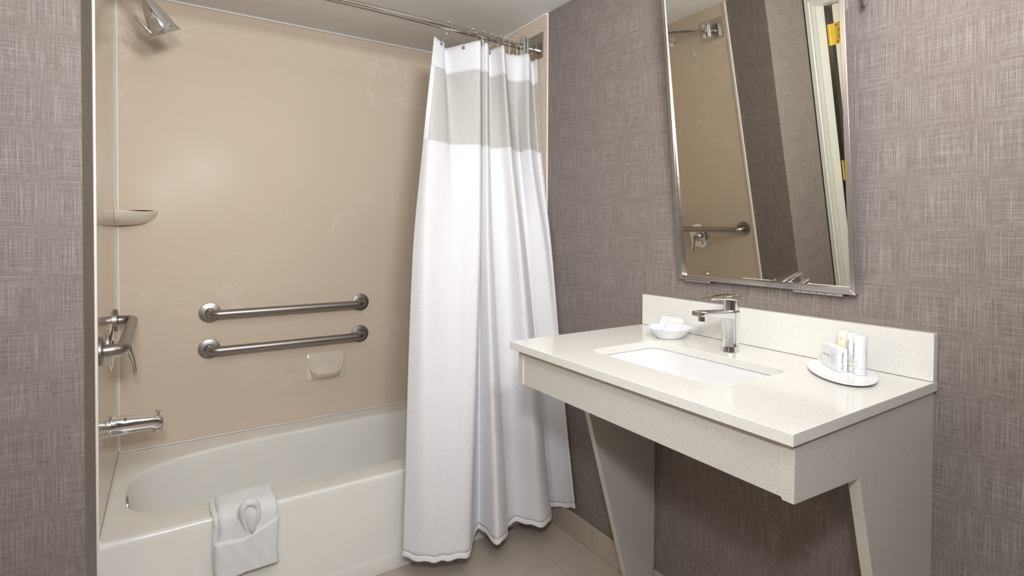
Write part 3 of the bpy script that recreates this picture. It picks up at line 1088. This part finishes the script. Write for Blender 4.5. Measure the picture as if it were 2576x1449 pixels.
def tubeclosed(pts, r_, n=14, squash=1.0):
    g_ = G()
    m = len(pts)
    vs_, fs = [], []
    for i in range(m):
        p = Vector(pts[i])
        d = (Vector(pts[(i + 1) % m]) - Vector(pts[i - 1])).normalized()
        e2 = Vector((0, -1, 0))
        e1 = d.cross(e2).normalized()
        rr_ = r_(i / m)
        for k in range(n):
            a = 2 * PI * k / n
            vs_.append(p + e1 * math.cos(a) * rr_ + e2 * math.sin(a) * rr_ * squash)
    for i in range(m):
        for k in range(n):
            fs.append((i * n + k, ((i + 1) % m) * n + k, ((i + 1) % m) * n + (k + 1) % n, i * n + (k + 1) % n))
    g_.add(vs_, fs)
    return g_


ros = tubeclosed(pts, lambda t_: 0.0085 + 0.0035 * math.cos(2 * PI * t_) + 0.001 * math.sin(2 * PI * t_ * 5), 14, 1.2).build('rosette', 'terry', tw, ang=80)
rings = []
for (z, w_, d) in ((0.287, 0.003, 0.006), (0.300, 0.010, 0.010), (0.316, 0.016, 0.014), (0.335, 0.021, 0.017), (0.352, 0.022, 0.018), (0.366, 0.019, 0.017), (0.378, 0.012, 0.012), (0.384, 0.004, 0.005)):
    rings.append([(rc.x + 0.004 + w_ * math.cos(a) + 0.10 * (0.32 - z), 1.797 - d * math.sin(a) * (1 + 0.35 * math.cos(a)), z) for a in [2 * PI * i / 24 for i in range(24)]])
G().loft(rings).build('rosette_core', 'terry', ros, ang=80)
# soft skirt folding from the rosette into the pocket
rings = []
for (z, w_, d) in ((0.262, 0.058, 0.010), (0.285, 0.048, 0.013), (0.305, 0.036, 0.014), (0.325, 0.028, 0.013), (0.350, 0.026, 0.011), (0.372, 0.020, 0.006)):
    rings.append([(rc.x - 0.006 + w_ * math.cos(a), 1.811 - d * max(-0.2, math.sin(a)), z) for a in [2 * PI * i / 24 for i in range(24)]])
G().loft(rings).build('rosette_skirt', 'terry', ros, ang=80)

# ------------------------------------------------------------------ vanity base
YN, YL, XF = 0.452, 1.267, 0.811
vb = thing('vanity_base', 'speckled stone vanity base with slanted side legs under the countertop', 'vanity', (1.1, 0.86, 0))
leg = [(0.826, 0.8845), (0.826, 0.789), (1.037, 0.778), (1.262, 0.0015), (1.3485, 0.0015), (1.3485, 0.096), (XR - 0.001, 0.096), (XR - 0.001, 0.8845)]
for (a, b) in ((YN + 0.006, YN + 0.027), (YL - 0.045, YL - 0.024)):
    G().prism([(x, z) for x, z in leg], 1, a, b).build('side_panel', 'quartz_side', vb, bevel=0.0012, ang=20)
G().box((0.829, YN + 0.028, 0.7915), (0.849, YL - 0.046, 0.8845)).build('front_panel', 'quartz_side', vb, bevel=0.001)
for yy in (YN + 0.0275, YL - 0.0455):
    G().box((0.8275, yy - 0.0008, 0.792), (0.840, yy + 0.0008, 0.8840)).build('seam', 'caulk', vb, smooth=False)

# ------------------------------------------------------------------ countertop with cutout and backsplash
ct = thing('countertop', 'speckled off-white quartz countertop with backsplash on the vanity', 'countertop', (1.1, 0.86, 0.885))
cxx, cyy = 1.050, 0.864


def rr2(hx, hy, r_, z, n=7, cx_=cxx, cy_=cyy):
    pts = []
    for (sx, sy, a0) in ((1, 1, 0), (-1, 1, 90), (-1, -1, 180), (1, -1, 270)):
        for k in range(n + 1):
            a = math.radians(a0 + 90 * k / n)
            pts.append((cx_ + sx * (hx - r_) + r_ * math.cos(a), cy_ + sy * (hy - r_) + r_ * math.sin(a), z))
    return pts


def rect_for(inner_, z, x0_, x1_, y0_, y1_):
    out = []
    n = len(inner_) // 4
    # split each side so that corners are exact
    for q, (cxr, cyr) in enumerate(((x1_, y1_), (x0_, y1_), (x0_, y0_), (x1_, y0_))):
        for k in range(n):
            p = inner_[q * n + k]
            t_ = k / (n - 1)
            # first half lies on one edge, second half on the other
            if q == 0:
                pt_ = (cxr, p[1] + (cyr - p[1]) * min(1, 2 * t_)) if t_ < 0.5 else ((cxr + (p[0] - cxr) * max(0, 2 * t_ - 1)), cyr)
            elif q == 1:
                pt_ = (p[0] + (cxr - p[0]) * min(1, 2 * t_), cyr) if t_ < 0.5 else (cxr, cyr + (p[1] - cyr) * max(0, 2 * t_ - 1))
            elif q == 2:
                pt_ = (cxr, p[1] + (cyr - p[1]) * min(1, 2 * t_)) if t_ < 0.5 else ((cxr + (p[0] - cxr) * max(0, 2 * t_ - 1)), cyr)
            else:
                pt_ = (p[0] + (cxr - p[0]) * min(1, 2 * t_), cyr) if t_ < 0.5 else (cxr, cyr + (p[1] - cyr) * max(0, 2 * t_ - 1))
            out.append((pt_[0], pt_[1], z))
    for c in ((x0_, y0_), (x0_, y1_), (x1_, y0_), (x1_, y1_)):
        i = min(range(len(out)), key=lambda q: (out[q][0] - c[0]) ** 2 + (out[q][1] - c[1]) ** 2)
        out[i] = (c[0], c[1], z)
    return out


HX, HY = 0.1225, 0.197
inn_t = rr2(HX, HY, 0.028, ZK)
inn_b = rr2(HX, HY, 0.028, ZK - 0.0205)
out_t = rect_for(inn_t, ZK, XF, XR - 0.001, YN, YL)
out_b = rect_for(inn_t, ZK - 0.0205, XF, XR - 0.001, YN, YL)
g = G()
g.loft([inn_b, out_b, out_t, inn_t, inn_b], True, False, False)
g.build('slab', 'quartz', ct, bevel=0.0012, seg=2, ang=25)
G().box((XR - 0.0205, YN + 0.001, ZK + 0.0008), (XR - 0.001, YL - 0.001, 1.007)).build('backsplash', 'quartz', ct, bevel=0.0012)
g = G()
for k in range(16):
    a = YN + 0.03 + k * 0.042 + random.uniform(0, 0.01)
    g.box((XR - 0.0212, a, ZK), (XR - 0.0202, a + random.uniform(0.012, 0.034), ZK + 0.0012))
g.build('joint_line', 'greyink', ct, smooth=False, label='broken dark joint line under the backsplash')['kind'] = 'stuff'

# ------------------------------------------------------------------ sink
sk = thing('sink', 'white rectangular undermount sink set in the countertop', 'sink', (cxx, cyy, 0.75))
g = G()
zt = ZK - 0.0212
rings = [rr2(HX + 0.022, HY + 0.022, 0.04, zt - 0.008), rr2(HX + 0.022, HY + 0.022, 0.04, zt), rr2(HX + 0.003, HY + 0.003, 0.030, zt), rr2(HX + 0.001, HY + 0.001, 0.030, zt - 0.003)]
for f_, e in ((0.15, 0.003), (0.4, 0.012), (0.65, 0.026), (0.85, 0.044), (0.95, 0.060), (1.0, 0.080)):
    rings.append(rr2(HX - e * 1.05, HY - e * 1.6, 0.028, zt - 0.003 - 0.115 * f_))
rings.append(rr2(0.022, 0.022, 0.0219, zt - 0.121))
g.loft(rings, True, False, True)
ob = g.build('basin', 'sink', sk, ang=50)
md = ob.modifiers.new('thickness', 'SOLIDIFY')
md.thickness = 0.006
md.offset = -1
G().lathe([(0.021, 0), (0.022, 0.0015), (0.017, 0.003), (0.0, 0.0035)], (cxx, cyy, zt - 0.1205), n=28).build('drain', 'chrome', sk)

# ------------------------------------------------------------------ faucet
FX, FY = 1.234, 0.858
fa = thing('faucet', 'chrome single-lever faucet behind the sink', 'faucet', (FX, FY, ZK))
G().lathe([(0.0232, 0.0003), (0.0232, 0.0025), (0.0218, 0.006), (0.0208, 0.016), (0.0198, 0.045), (0.0196, 0.084), (0.0205, 0.093), (0.0215, 0.100), (0.0218, 0.1075), (0.0205, 0.1095)], (FX, FY, ZK), n=40).build('body', 'chrome', fa, ang=40)
# spout: flat tapering bar that dips at the tip
rings = []
for (x, hw, zt_, zb_) in ((0.012, 0.0195, 1.0135, 0.992), (-0.02, 0.0190, 1.0145, 0.993), (-0.05, 0.0182, 1.0165, 0.998), (-0.09, 0.0175, 1.0190, 1.0030), (-0.115, 0.0172, 1.0205, 1.0070), (-0.132, 0.0170, 1.0212, 1.0085), (-0.134, 0.0155, 1.0205, 1.0095)):
    ring = []
    for (sx, sz, a0) in ((1, 1, 0), (-1, 1, 90), (-1, -1, 180), (1, -1, 270)):
        rr_ = 0.0035
        for k in range(4):
            a = math.radians(a0 + 30 * k)
            ring.append((FX + x, FY + sx * (hw - rr_) + rr_ * math.cos(a), (zt_ + zb_) / 2 + sz * ((zt_ - zb_) / 2 - rr_) + rr_ * math.sin(a)))
    rings.append(ring)
G().loft(rings).build('spout', 'chrome', fa, ang=40)
G().lathe([(0.0, 0), (0.0095, 0.0), (0.0105, 0.001), (0.0105, 0.016)], (FX - 0.114, FY, 0.9945), n=24).build('aerator', 'chrome', fa)
G().lathe([(0.0165, 0), (0.0165, 0.029)], (FX, FY, 1.0145), n=32).build('cartridge_hub', 'chrome', fa)
rings = []
for (x, hw, zt_, zb_) in ((0.0200, 0.012, 1.052, 1.046), (0.0180, 0.0165, 1.0535, 1.0405), (0.005, 0.0195, 1.0550, 1.0385), (-0.02, 0.0195, 1.0545, 1.0425), (-0.05, 0.0178, 1.0530, 1.0455), (-0.085, 0.0160, 1.0515, 1.0465), (-0.096, 0.0152, 1.0505, 1.0468), (-0.099, 0.0135, 1.0500, 1.0475)):
    ring = []
    for (sx, sz, a0) in ((1, 1, 0), (-1, 1, 90), (-1, -1, 180), (1, -1, 270)):
        rr_ = min(0.0024, (zt_ - zb_) / 2.1)
        for k in range(4):
            a = math.radians(a0 + 30 * k)
            ring.append((FX + x, FY + sx * (hw - rr_) + rr_ * math.cos(a), (zt_ + zb_) / 2 + sz * ((zt_ - zb_) / 2 - rr_) + rr_ * math.sin(a)))
    rings.append(ring)
G().loft(rings).build('lever', 'chrome', fa, ang=40)
# back apron of the lever that wraps the hub
G().lathe([(0.0196, 0.0), (0.0196, 0.030)], (FX + 0.0035, FY, 1.012), n=32, sq=0.98).build('lever_skirt', 'chrome', fa)

# ------------------------------------------------------------------ soap dish with boxed soap
dc = Vector((1.247, 1.068, ZK))
sd = thing('soap_dish', 'white oval porcelain soap dish left of the faucet', 'dish', tuple(dc))
th = 1.802 + PI / 2


def oval(a, b, z, cx_, cy_, ang_, n=48):
    return [(cx_ + a * math.cos(t_) * math.cos(ang_) - b * math.sin(t_) * math.sin(ang_), cy_ + a * math.cos(t_) * math.sin(ang_) + b * math.sin(t_) * math.cos(ang_), z) for t_ in [2 * PI * i / n for i in range(n)]]


da = 1.802
g = G()
g.loft([oval(a, b, ZK + z, dc.x, dc.y, da) for a, b, z in ((0.034, 0.044, 0.0005), (0.036, 0.046, 0.0012), (0.040, 0.050, 0.005), (0.051, 0.060, 0.018), (0.060, 0.0685, 0.0275), (0.0615, 0.0705, 0.0295), (0.0590, 0.068, 0.0300), (0.0560, 0.065, 0.028), (0.050, 0.056, 0.019), (0.042, 0.047, 0.010), (0.030, 0.034, 0.0065), (0.01, 0.012, 0.006))])
g.build('bowl', 'porc', sd, ang=60)


def obox(name, c, ex, ey, ez, hx, hy, hz, mat, parent, bevel=0.0006):
    c, ex, ey, ez = Vector(c), Vector(ex).normalized(), Vector(ey).normalized(), Vector(ez).normalized()
    vs_ = []
    for z_ in (-hz, hz):
        for (a, b) in ((-hx, -hy), (hx, -hy), (hx, hy), (-hx, hy)):
            vs_.append(c + ex * a + ey * b + ez * z_)
    g_ = G().add(vs_, [(0, 3, 2, 1), (4, 5, 6, 7), (0, 1, 5, 4), (1, 2, 6, 5), (2, 3, 7, 6), (3, 0, 4, 7)])
    return g_.build(name, mat, parent, bevel=bevel)


def tiny_lines(c, right, up, specs, parent, mat='greyink', name='small_print'):
    """rows of illegible small print: specs = (u, v, length, thickness) in metres in the plane (right, up)"""
    right, up = Vector(right).normalized(), Vector(up).normalized()
    nn = right.cross(up)
    g_ = G()
    for (u, v, L_, t_) in specs:
        k = 0.0
        while k < L_:
            w_ = min(random.uniform(0.0014, 0.0032), L_ - k)
            a = Vector(c) + right * (u + k) + up * v
            b = a + right * w_
            vs_ = [a, b, b + up * t_, a + up * t_]
            g_.add([p + nn * 0.0001 for p in vs_] + [p + nn * 0.00025 for p in vs_], [(0, 3, 2, 1), (4, 5, 6, 7), (0, 1, 5, 4), (1, 2, 6, 5), (2, 3, 7, 6), (3, 0, 4, 7)])
            k += w_ + 0.0007
    return g_.build(name, mat, parent, smooth=False)


# boxed soap lying tilted in the dish: long edge along e_l, leaning towards the wall
e_l = Vector((0.10, -1.0, 0.02)).normalized()
e_u = Vector((0.50, 0.12, 0.86))
e_u = (e_u - e_l * e_u.dot(e_l)).normalized()
e_n = e_l.cross(e_u).normalized()
sbc = Vector((1.250, 1.067, 0.9415))
sb = thing('boxed_soap', 'small white printed soap box propped in the soap dish', 'box', tuple(sbc))
obox('carton', sbc, e_l, e_n, e_u, 0.0325, 0.009, 0.0215, 'card', sb)
front = sbc - e_n * 0.0091 if (-e_n).dot(CAM - sbc) > 0 else sbc + e_n * 0.0091
right_ = e_l
fn = (front - sbc).normalized()
if right_.cross(e_u).dot(fn) < 0:
    right_ = -e_l
lettering('PAUL MITCHELL', 0.0055, front - right_ * 0.006 + e_u * 0.001, right_, e_u, 'greyink', sb, sx=0.95)
tiny_lines(front, e_u, -right_, [(-0.016, 0.010, 0.034, 0.0012)], sb, 'ink', 'vertical_print')
tiny_lines(front, e_u, -right_, [(-0.010, 0.016, 0.020, 0.0006), (-0.014, 0.0205, 0.030, 0.0006), (-0.013, 0.0235, 0.030, 0.0006)], sb)

# ------------------------------------------------------------------ amenity tray
tc = Vector((1.243, 0.589, ZK))
tray = thing('amenity_tray', 'thin white oval tray at the right end of the counter', 'tray', tuple(tc))
g = G()
g.loft([oval(a, b, ZK + z, tc.x, tc.y, 0.68) for a, b, z in ((0.085, 0.046, 0.0005), (0.095, 0.052, 0.0008), (0.108, 0.060, 0.0040), (0.112, 0.0625, 0.0062), (0.1118, 0.0623, 0.0078), (0.109, 0.060, 0.0082), (0.104, 0.056, 0.0072), (0.08, 0.04, 0.0068), (0.01, 0.006, 0.0068))])
g.build('plate', 'porc', tray, ang=70)
TZ = ZK + 0.0071
# printed soap carton standing on its long edge
e1 = Vector((-0.050, -0.060, 0)).normalized()       # towards the camera end of the box
e2 = Vector((0, 0, 1))
e3 = e1.cross(e2)
bc = Vector((1.2605, 0.612, TZ + 0.0252))
bx = thing('soap_carton', 'upright white printed carton in front of the bottles on the tray', 'box', (bc.x, bc.y, TZ))
obox('carton', bc, e1, e3, e2, 0.0385, 0.0098, 0.0250, 'card', bx)
# broad side that faces the camera
nb = e3 if e3.dot(CAM - bc) > 0 else -e3
rgt = e1 if e1.cross(e2).dot(nb) > 0 else -e1
fo = bc + nb * 0.0099
lettering('PAUL MITCHELL', 0.0052, fo - rgt * 0.030 - e2 * 0.0005, rgt, e2, 'greyink', bx, sx=0.92)
tiny_lines(fo, e2, -rgt, [(-0.016, -0.011, 0.032, 0.0007)], bx, 'ink', 'vertical_print')
tiny_lines(fo, e2, -rgt, [(-0.008, -0.0155, 0.016, 0.0005), (-0.014, -0.020, 0.026, 0.0005), (-0.013, -0.0225, 0.024, 0.0005)], bx)
en = e1 if e1.dot(CAM - bc) > 0 else -e1
eo = bc + en * 0.0387
er = e3 if e2.cross(e3).dot(en) > 0 else -e3
lettering('PAUL MITCHELL', 0.0056, eo - e2 * 0.0215 - (-er) * 0.0 + er * 0.002 * -1, e2, -er if e2.cross(-er).dot(en) > 0 else er, 'ink', bx, sx=1.0)

# ------------------------------------------------------------------ bottles


def bottle(x, y, h, r_, mat, label, band, cap_h, texts):
    o = thing('toiletry_bottle', label, 'bottle', (x, y, TZ), 'small toiletry bottles on the oval tray')
    G().lathe([(r_ * 0.86, 0.0003), (r_ * 0.88, 0.001), (r_ * 0.88, cap_h)], (x, y, TZ), n=32).build('cap', 'plast', o)
    G().lathe([(r_ * 0.92, cap_h + 0.0002), (r_, cap_h + 0.002), (r_, h - 0.004), (r_ * 0.97, h - 0.0015), (r_ * 0.9, h), (0, h)], (x, y, TZ), n=40).build('tube_body', mat, o, ang=50)
    for (z0, z1, m_) in band:
        G().lathe([(r_ + 0.0001, z0), (r_ + 0.00012, z1)], (x, y, TZ), n=40, cap0=False, cap1=False).build('band', m_, o)
    return o


def wrap_text(o, x, y, r_, txt, size, ang0, z0, mat, vertical=True, sx=1.0, name='lettering'):
    """lettering wrapped on the cylinder; vertical text runs upward from z0 at azimuth ang0"""
    cu = bpy.data.curves.new('tmp', 'FONT')
    cu.body = txt
    cu.size = size
    cu.extrude = 0.0001
    cu.resolution_u = 2
    ob_ = bpy.data.objects.new('tmp', cu)
    COL.objects.link(ob_)
    me = bpy.data.meshes.new_from_object(ob_.evaluated_get(bpy.context.evaluated_depsgraph_get()))
    bpy.data.objects.remove(ob_)
    b = wbase(o)
    for v in me.vertices:
        px_, py_, pz_ = v.co
        if vertical:
            az = ang0 - py_ / r_
            zz = z0 + px_ * sx
        else:
            az = ang0 + px_ * sx / r_
            zz = z0 + py_
        rr_ = r_ + 0.00015 + pz_
        v.co = Vector((x + rr_ * math.cos(az) - b.x, y + rr_ * math.sin(az) - b.y, TZ + zz - b.z))
    me.materials.clear()
    me.materials.append(M[mat])
    me.name = name
    q = bpy.data.objects.new(name, me)
    COL.objects.link(q)
    q.parent = o
    return q


def wrap_lines(o, x, y, r_, ang0, specs, mat):
    g_ = G()
    for (da_, z, L_, t_) in specs:
        k = 0
        while k < L_:
            w_ = min(random.uniform(0.0012, 0.003), L_ - k)
            a, b = ang0 + (da_ + k) / r_, ang0 + (da_ + k + w_) / r_
            rr_ = r_ + 0.0002
            vs_ = [(x + q * math.cos(c), y + q * math.sin(c), TZ + z + s_) for q in (rr_ - 0.0003, rr_) for (c, s_) in ((a, 0), (b, 0), (b, t_), (a, t_))]
            g_.add(vs_, [(0, 3, 2, 1), (4, 5, 6, 7), (0, 1, 5, 4), (1, 2, 6, 5), (2, 3, 7, 6), (3, 0, 4, 7)])
            k += w_ + 0.0006
    return g_.build('small_print', mat, o, smooth=False)


def azcam(x, y):
    return math.atan2(CAM.y - y, CAM.x - x)


HB = 0.0855
bx3, by3 = 1.247, 0.5525
bx2, by2 = 1.264, 0.5745
bx1, by1 = 1.282, 0.6015
b3 = bottle(bx3, by3, HB, 0.0128, 'plast', 'rightmost white bottle on the tray, plain white all over', [], 0.014, None)
az = azcam(bx3, by3)
wrap_text(b3, bx3, by3, 0.0128, 'PAUL MITCHELL', 0.0048, az - 0.95, 0.034, 'ink', sx=1.0)
wrap_lines(b3, bx3, by3, 0.0128, az, [(-0.010, 0.032, 0.010, 0.0005), (-0.010, 0.029, 0.006, 0.0005), (-0.010, 0.0262, 0.004, 0.0005), (-0.010, 0.0215, 0.007, 0.0005), (-0.010, 0.0190, 0.005, 0.0005)], 'teal')
wrap_lines(b3, bx3, by3, 0.0128, az + 1.05, [(0.0, 0.022 + 0.0026 * k, 0.0009, 0.0018) for k in range(14)], 'greyink')
b2 = bottle(bx2, by2, HB, 0.0118, 'plast', 'middle bottle on the tray, white with a teal line and pale yellow band', [(0.0225, 0.0232, 'teal'), (0.0155, 0.0205, 'yellow')], 0.013, None)
az = azcam(bx2, by2)
wrap_text(b2, bx2, by2, 0.0118, 'PAUL MITCHELL', 0.0048, az - 0.75, 0.036, 'ink', sx=1.0)
wrap_lines(b2, bx2, by2, 0.0118, az, [(-0.006, 0.0365, 0.008, 0.0005), (-0.006, 0.0335, 0.005, 0.0005), (-0.006, 0.0305, 0.006, 0.0005), (-0.006, 0.0275, 0.005, 0.0005), (-0.006, 0.0250, 0.006, 0.0005)], 'greyink')
b1 = bottle(bx1, by1, HB, 0.0128, 'cream', 'leftmost bottle on the tray, cream with lime green lettering', [], 0.014, None)
az = azcam(bx1, by1)
wrap_text(b1, bx1, by1, 0.0128, 'LEMON', 0.0052, az - 0.85, 0.0540, 'lime', vertical=False, sx=1.0)
wrap_text(b1, bx1, by1, 0.0128, 'SAGE', 0.0052, az - 0.85, 0.0490, 'lime', vertical=False, sx=1.05)
rdir = Vector((math.cos(az - 0.45), math.sin(az - 0.45), 0))
G().torus(Vector((bx1, by1, TZ + 0.0665)) + rdir * 0.0127, rdir, 0.0048, 0.00035, 28, 6).build('round_logo', 'lime', b1)
wrap_lines(b1, bx1, by1, 0.0128, az - 0.45, [(-0.0018, 0.0672, 0.0036, 0.0012), (-0.0026, 0.0640, 0.0052, 0.0007)], 'ink')

# ------------------------------------------------------------------ tilting wall mirror
al = math.radians(6.2)
MU = Vector((-math.sin(al), 0, math.cos(al)))
MN = Vector((-math.cos(al), 0, -math.sin(al)))
MY = Vector((0, 1, 0))
P0 = Vector((1.33, 0.600, 1.073))
MW, MH = 0.506, 0.925
mi = thing('wall_mirror', 'tall steel-framed mirror tilted forward on the wall over the vanity', 'mirror', tuple(P0))


def mpt(a, b, c):
    return P0 + MY * a + MU * b + MN * c


def mbox(name, a0, a1, b0, b1, c0, c1, mat, bevel=0.0, label=None, parent=None):
    vs_ = [mpt(a, b, c) for c in (c0, c1) for (a, b) in ((a0, b0), (a1, b0), (a1, b1), (a0, b1))]
    return G().add(vs_, [(0, 3, 2, 1), (4, 5, 6, 7), (0, 1, 5, 4), (1, 2, 6, 5), (2, 3, 7, 6), (3, 0, 4, 7)]).build(name, mat, parent or mi, bevel=bevel, label=label)


fw = 0.0125
gv = []
for dd in (-0.0025, 0.0):
    for (a, b) in ((fw - 0.002, fw - 0.002), (MW - fw + 0.002, fw - 0.002), (MW - fw + 0.002, MH - fw + 0.002), (fw - 0.002, MH - fw + 0.002)):
        gv.append(mpt(a, b, -0.0125 + dd + 0.0115 * b / MH))
G().add(gv, [(0, 3, 2, 1), (4, 5, 6, 7), (0, 1, 5, 4), (1, 2, 6, 5), (2, 3, 7, 6), (3, 0, 4, 7)]).build('glass', 'mirror', mi, smooth=False, label='silvered glass')
# mitred frame members
for (p, q, a, b) in (((0, 0), (MW, 0), (MW - fw, fw), (fw, fw)), ((MW, 0), (MW, MH), (MW - fw, MH - fw), (MW - fw, fw)), ((MW, MH), (0, MH), (fw, MH - fw), (MW - fw, MH - fw)), ((0, MH), (0, 0), (fw, fw), (fw, MH - fw))):
    vs_ = [mpt(u, v, c) for c in (-0.017, 0.0) for (u, v) in (p, q, b if False else a, b)]
    vs_ = [mpt(u, v, c) for c in (-0.017, 0.0) for (u, v) in (p, q, a, b)]
    G().add(vs_, [(0, 3, 2, 1), (4, 5, 6, 7), (0, 1, 5, 4), (1, 2, 6, 5), (2, 3, 7, 6), (3, 0, 4, 7)]).build('frame_bar', 'frame', mi, bevel=0.0012)
mbox('backing', 0.003, MW - 0.003, 0.003, MH - 0.003, -0.0185, -0.0165, 'dark')
# hinges along the bottom edge
for (a0, a1) in ((0.030, 0.150), (0.395, 0.485)):
    g = G()
    hz = P0 + MU * -0.004 + MN * -0.006
    n = 6
    for k in range(n):
        ya = P0.y + a0 + (a1 - a0) * k / n
        g.lathe([(0.0032, 0.0005), (0.0032, (a1 - a0) / n - 0.0008)], (hz.x, ya, hz.z), (0, 1, 0), 12)
    hg = g.build('hinge', 'frame', mi)
    G().box((hz.x, P0.y + a0, hz.z - 0.0035), (XR - 0.0006, P0.y + a1, hz.z - 0.0015)).build('hinge_leaf', 'frame', hg, smooth=False)
# folding stay at the top right, its pointed end shows beside the frame
tipp = Vector((1.318, 0.5835, 1.726))
g = G()
vs_ = []
for xo in (-0.0015, 0.0015):
    for (dy, dz) in ((0.0, 0.0), (0.006, 0.008), (0.0085, 0.06), (-0.0035, 0.06), (-0.004, 0.010)):
        vs_.append((tipp.x + xo + dz * 0.0, tipp.y + dy, tipp.z + dz))
g.add(vs_, [(0, 1, 2, 3, 4), (9, 8, 7, 6, 5)] + [(i, 5 + i, 5 + (i + 1) % 5, (i + 1) % 5) for i in range(5)])
g.box((tipp.x - 0.002, tipp.y, tipp.z + 0.055), (XR - 0.0005, tipp.y + 0.006, tipp.z + 0.063))
g.box((1.268, tipp.y + 0.004, tipp.z + 0.052), (tipp.x, tipp.y + 0.008, tipp.z + 0.060))
g.box((1.262, tipp.y + 0.004, tipp.z + 0.052), (1.270, 0.602, tipp.z + 0.060))
g.build('stay_bracket', 'steel', mi)
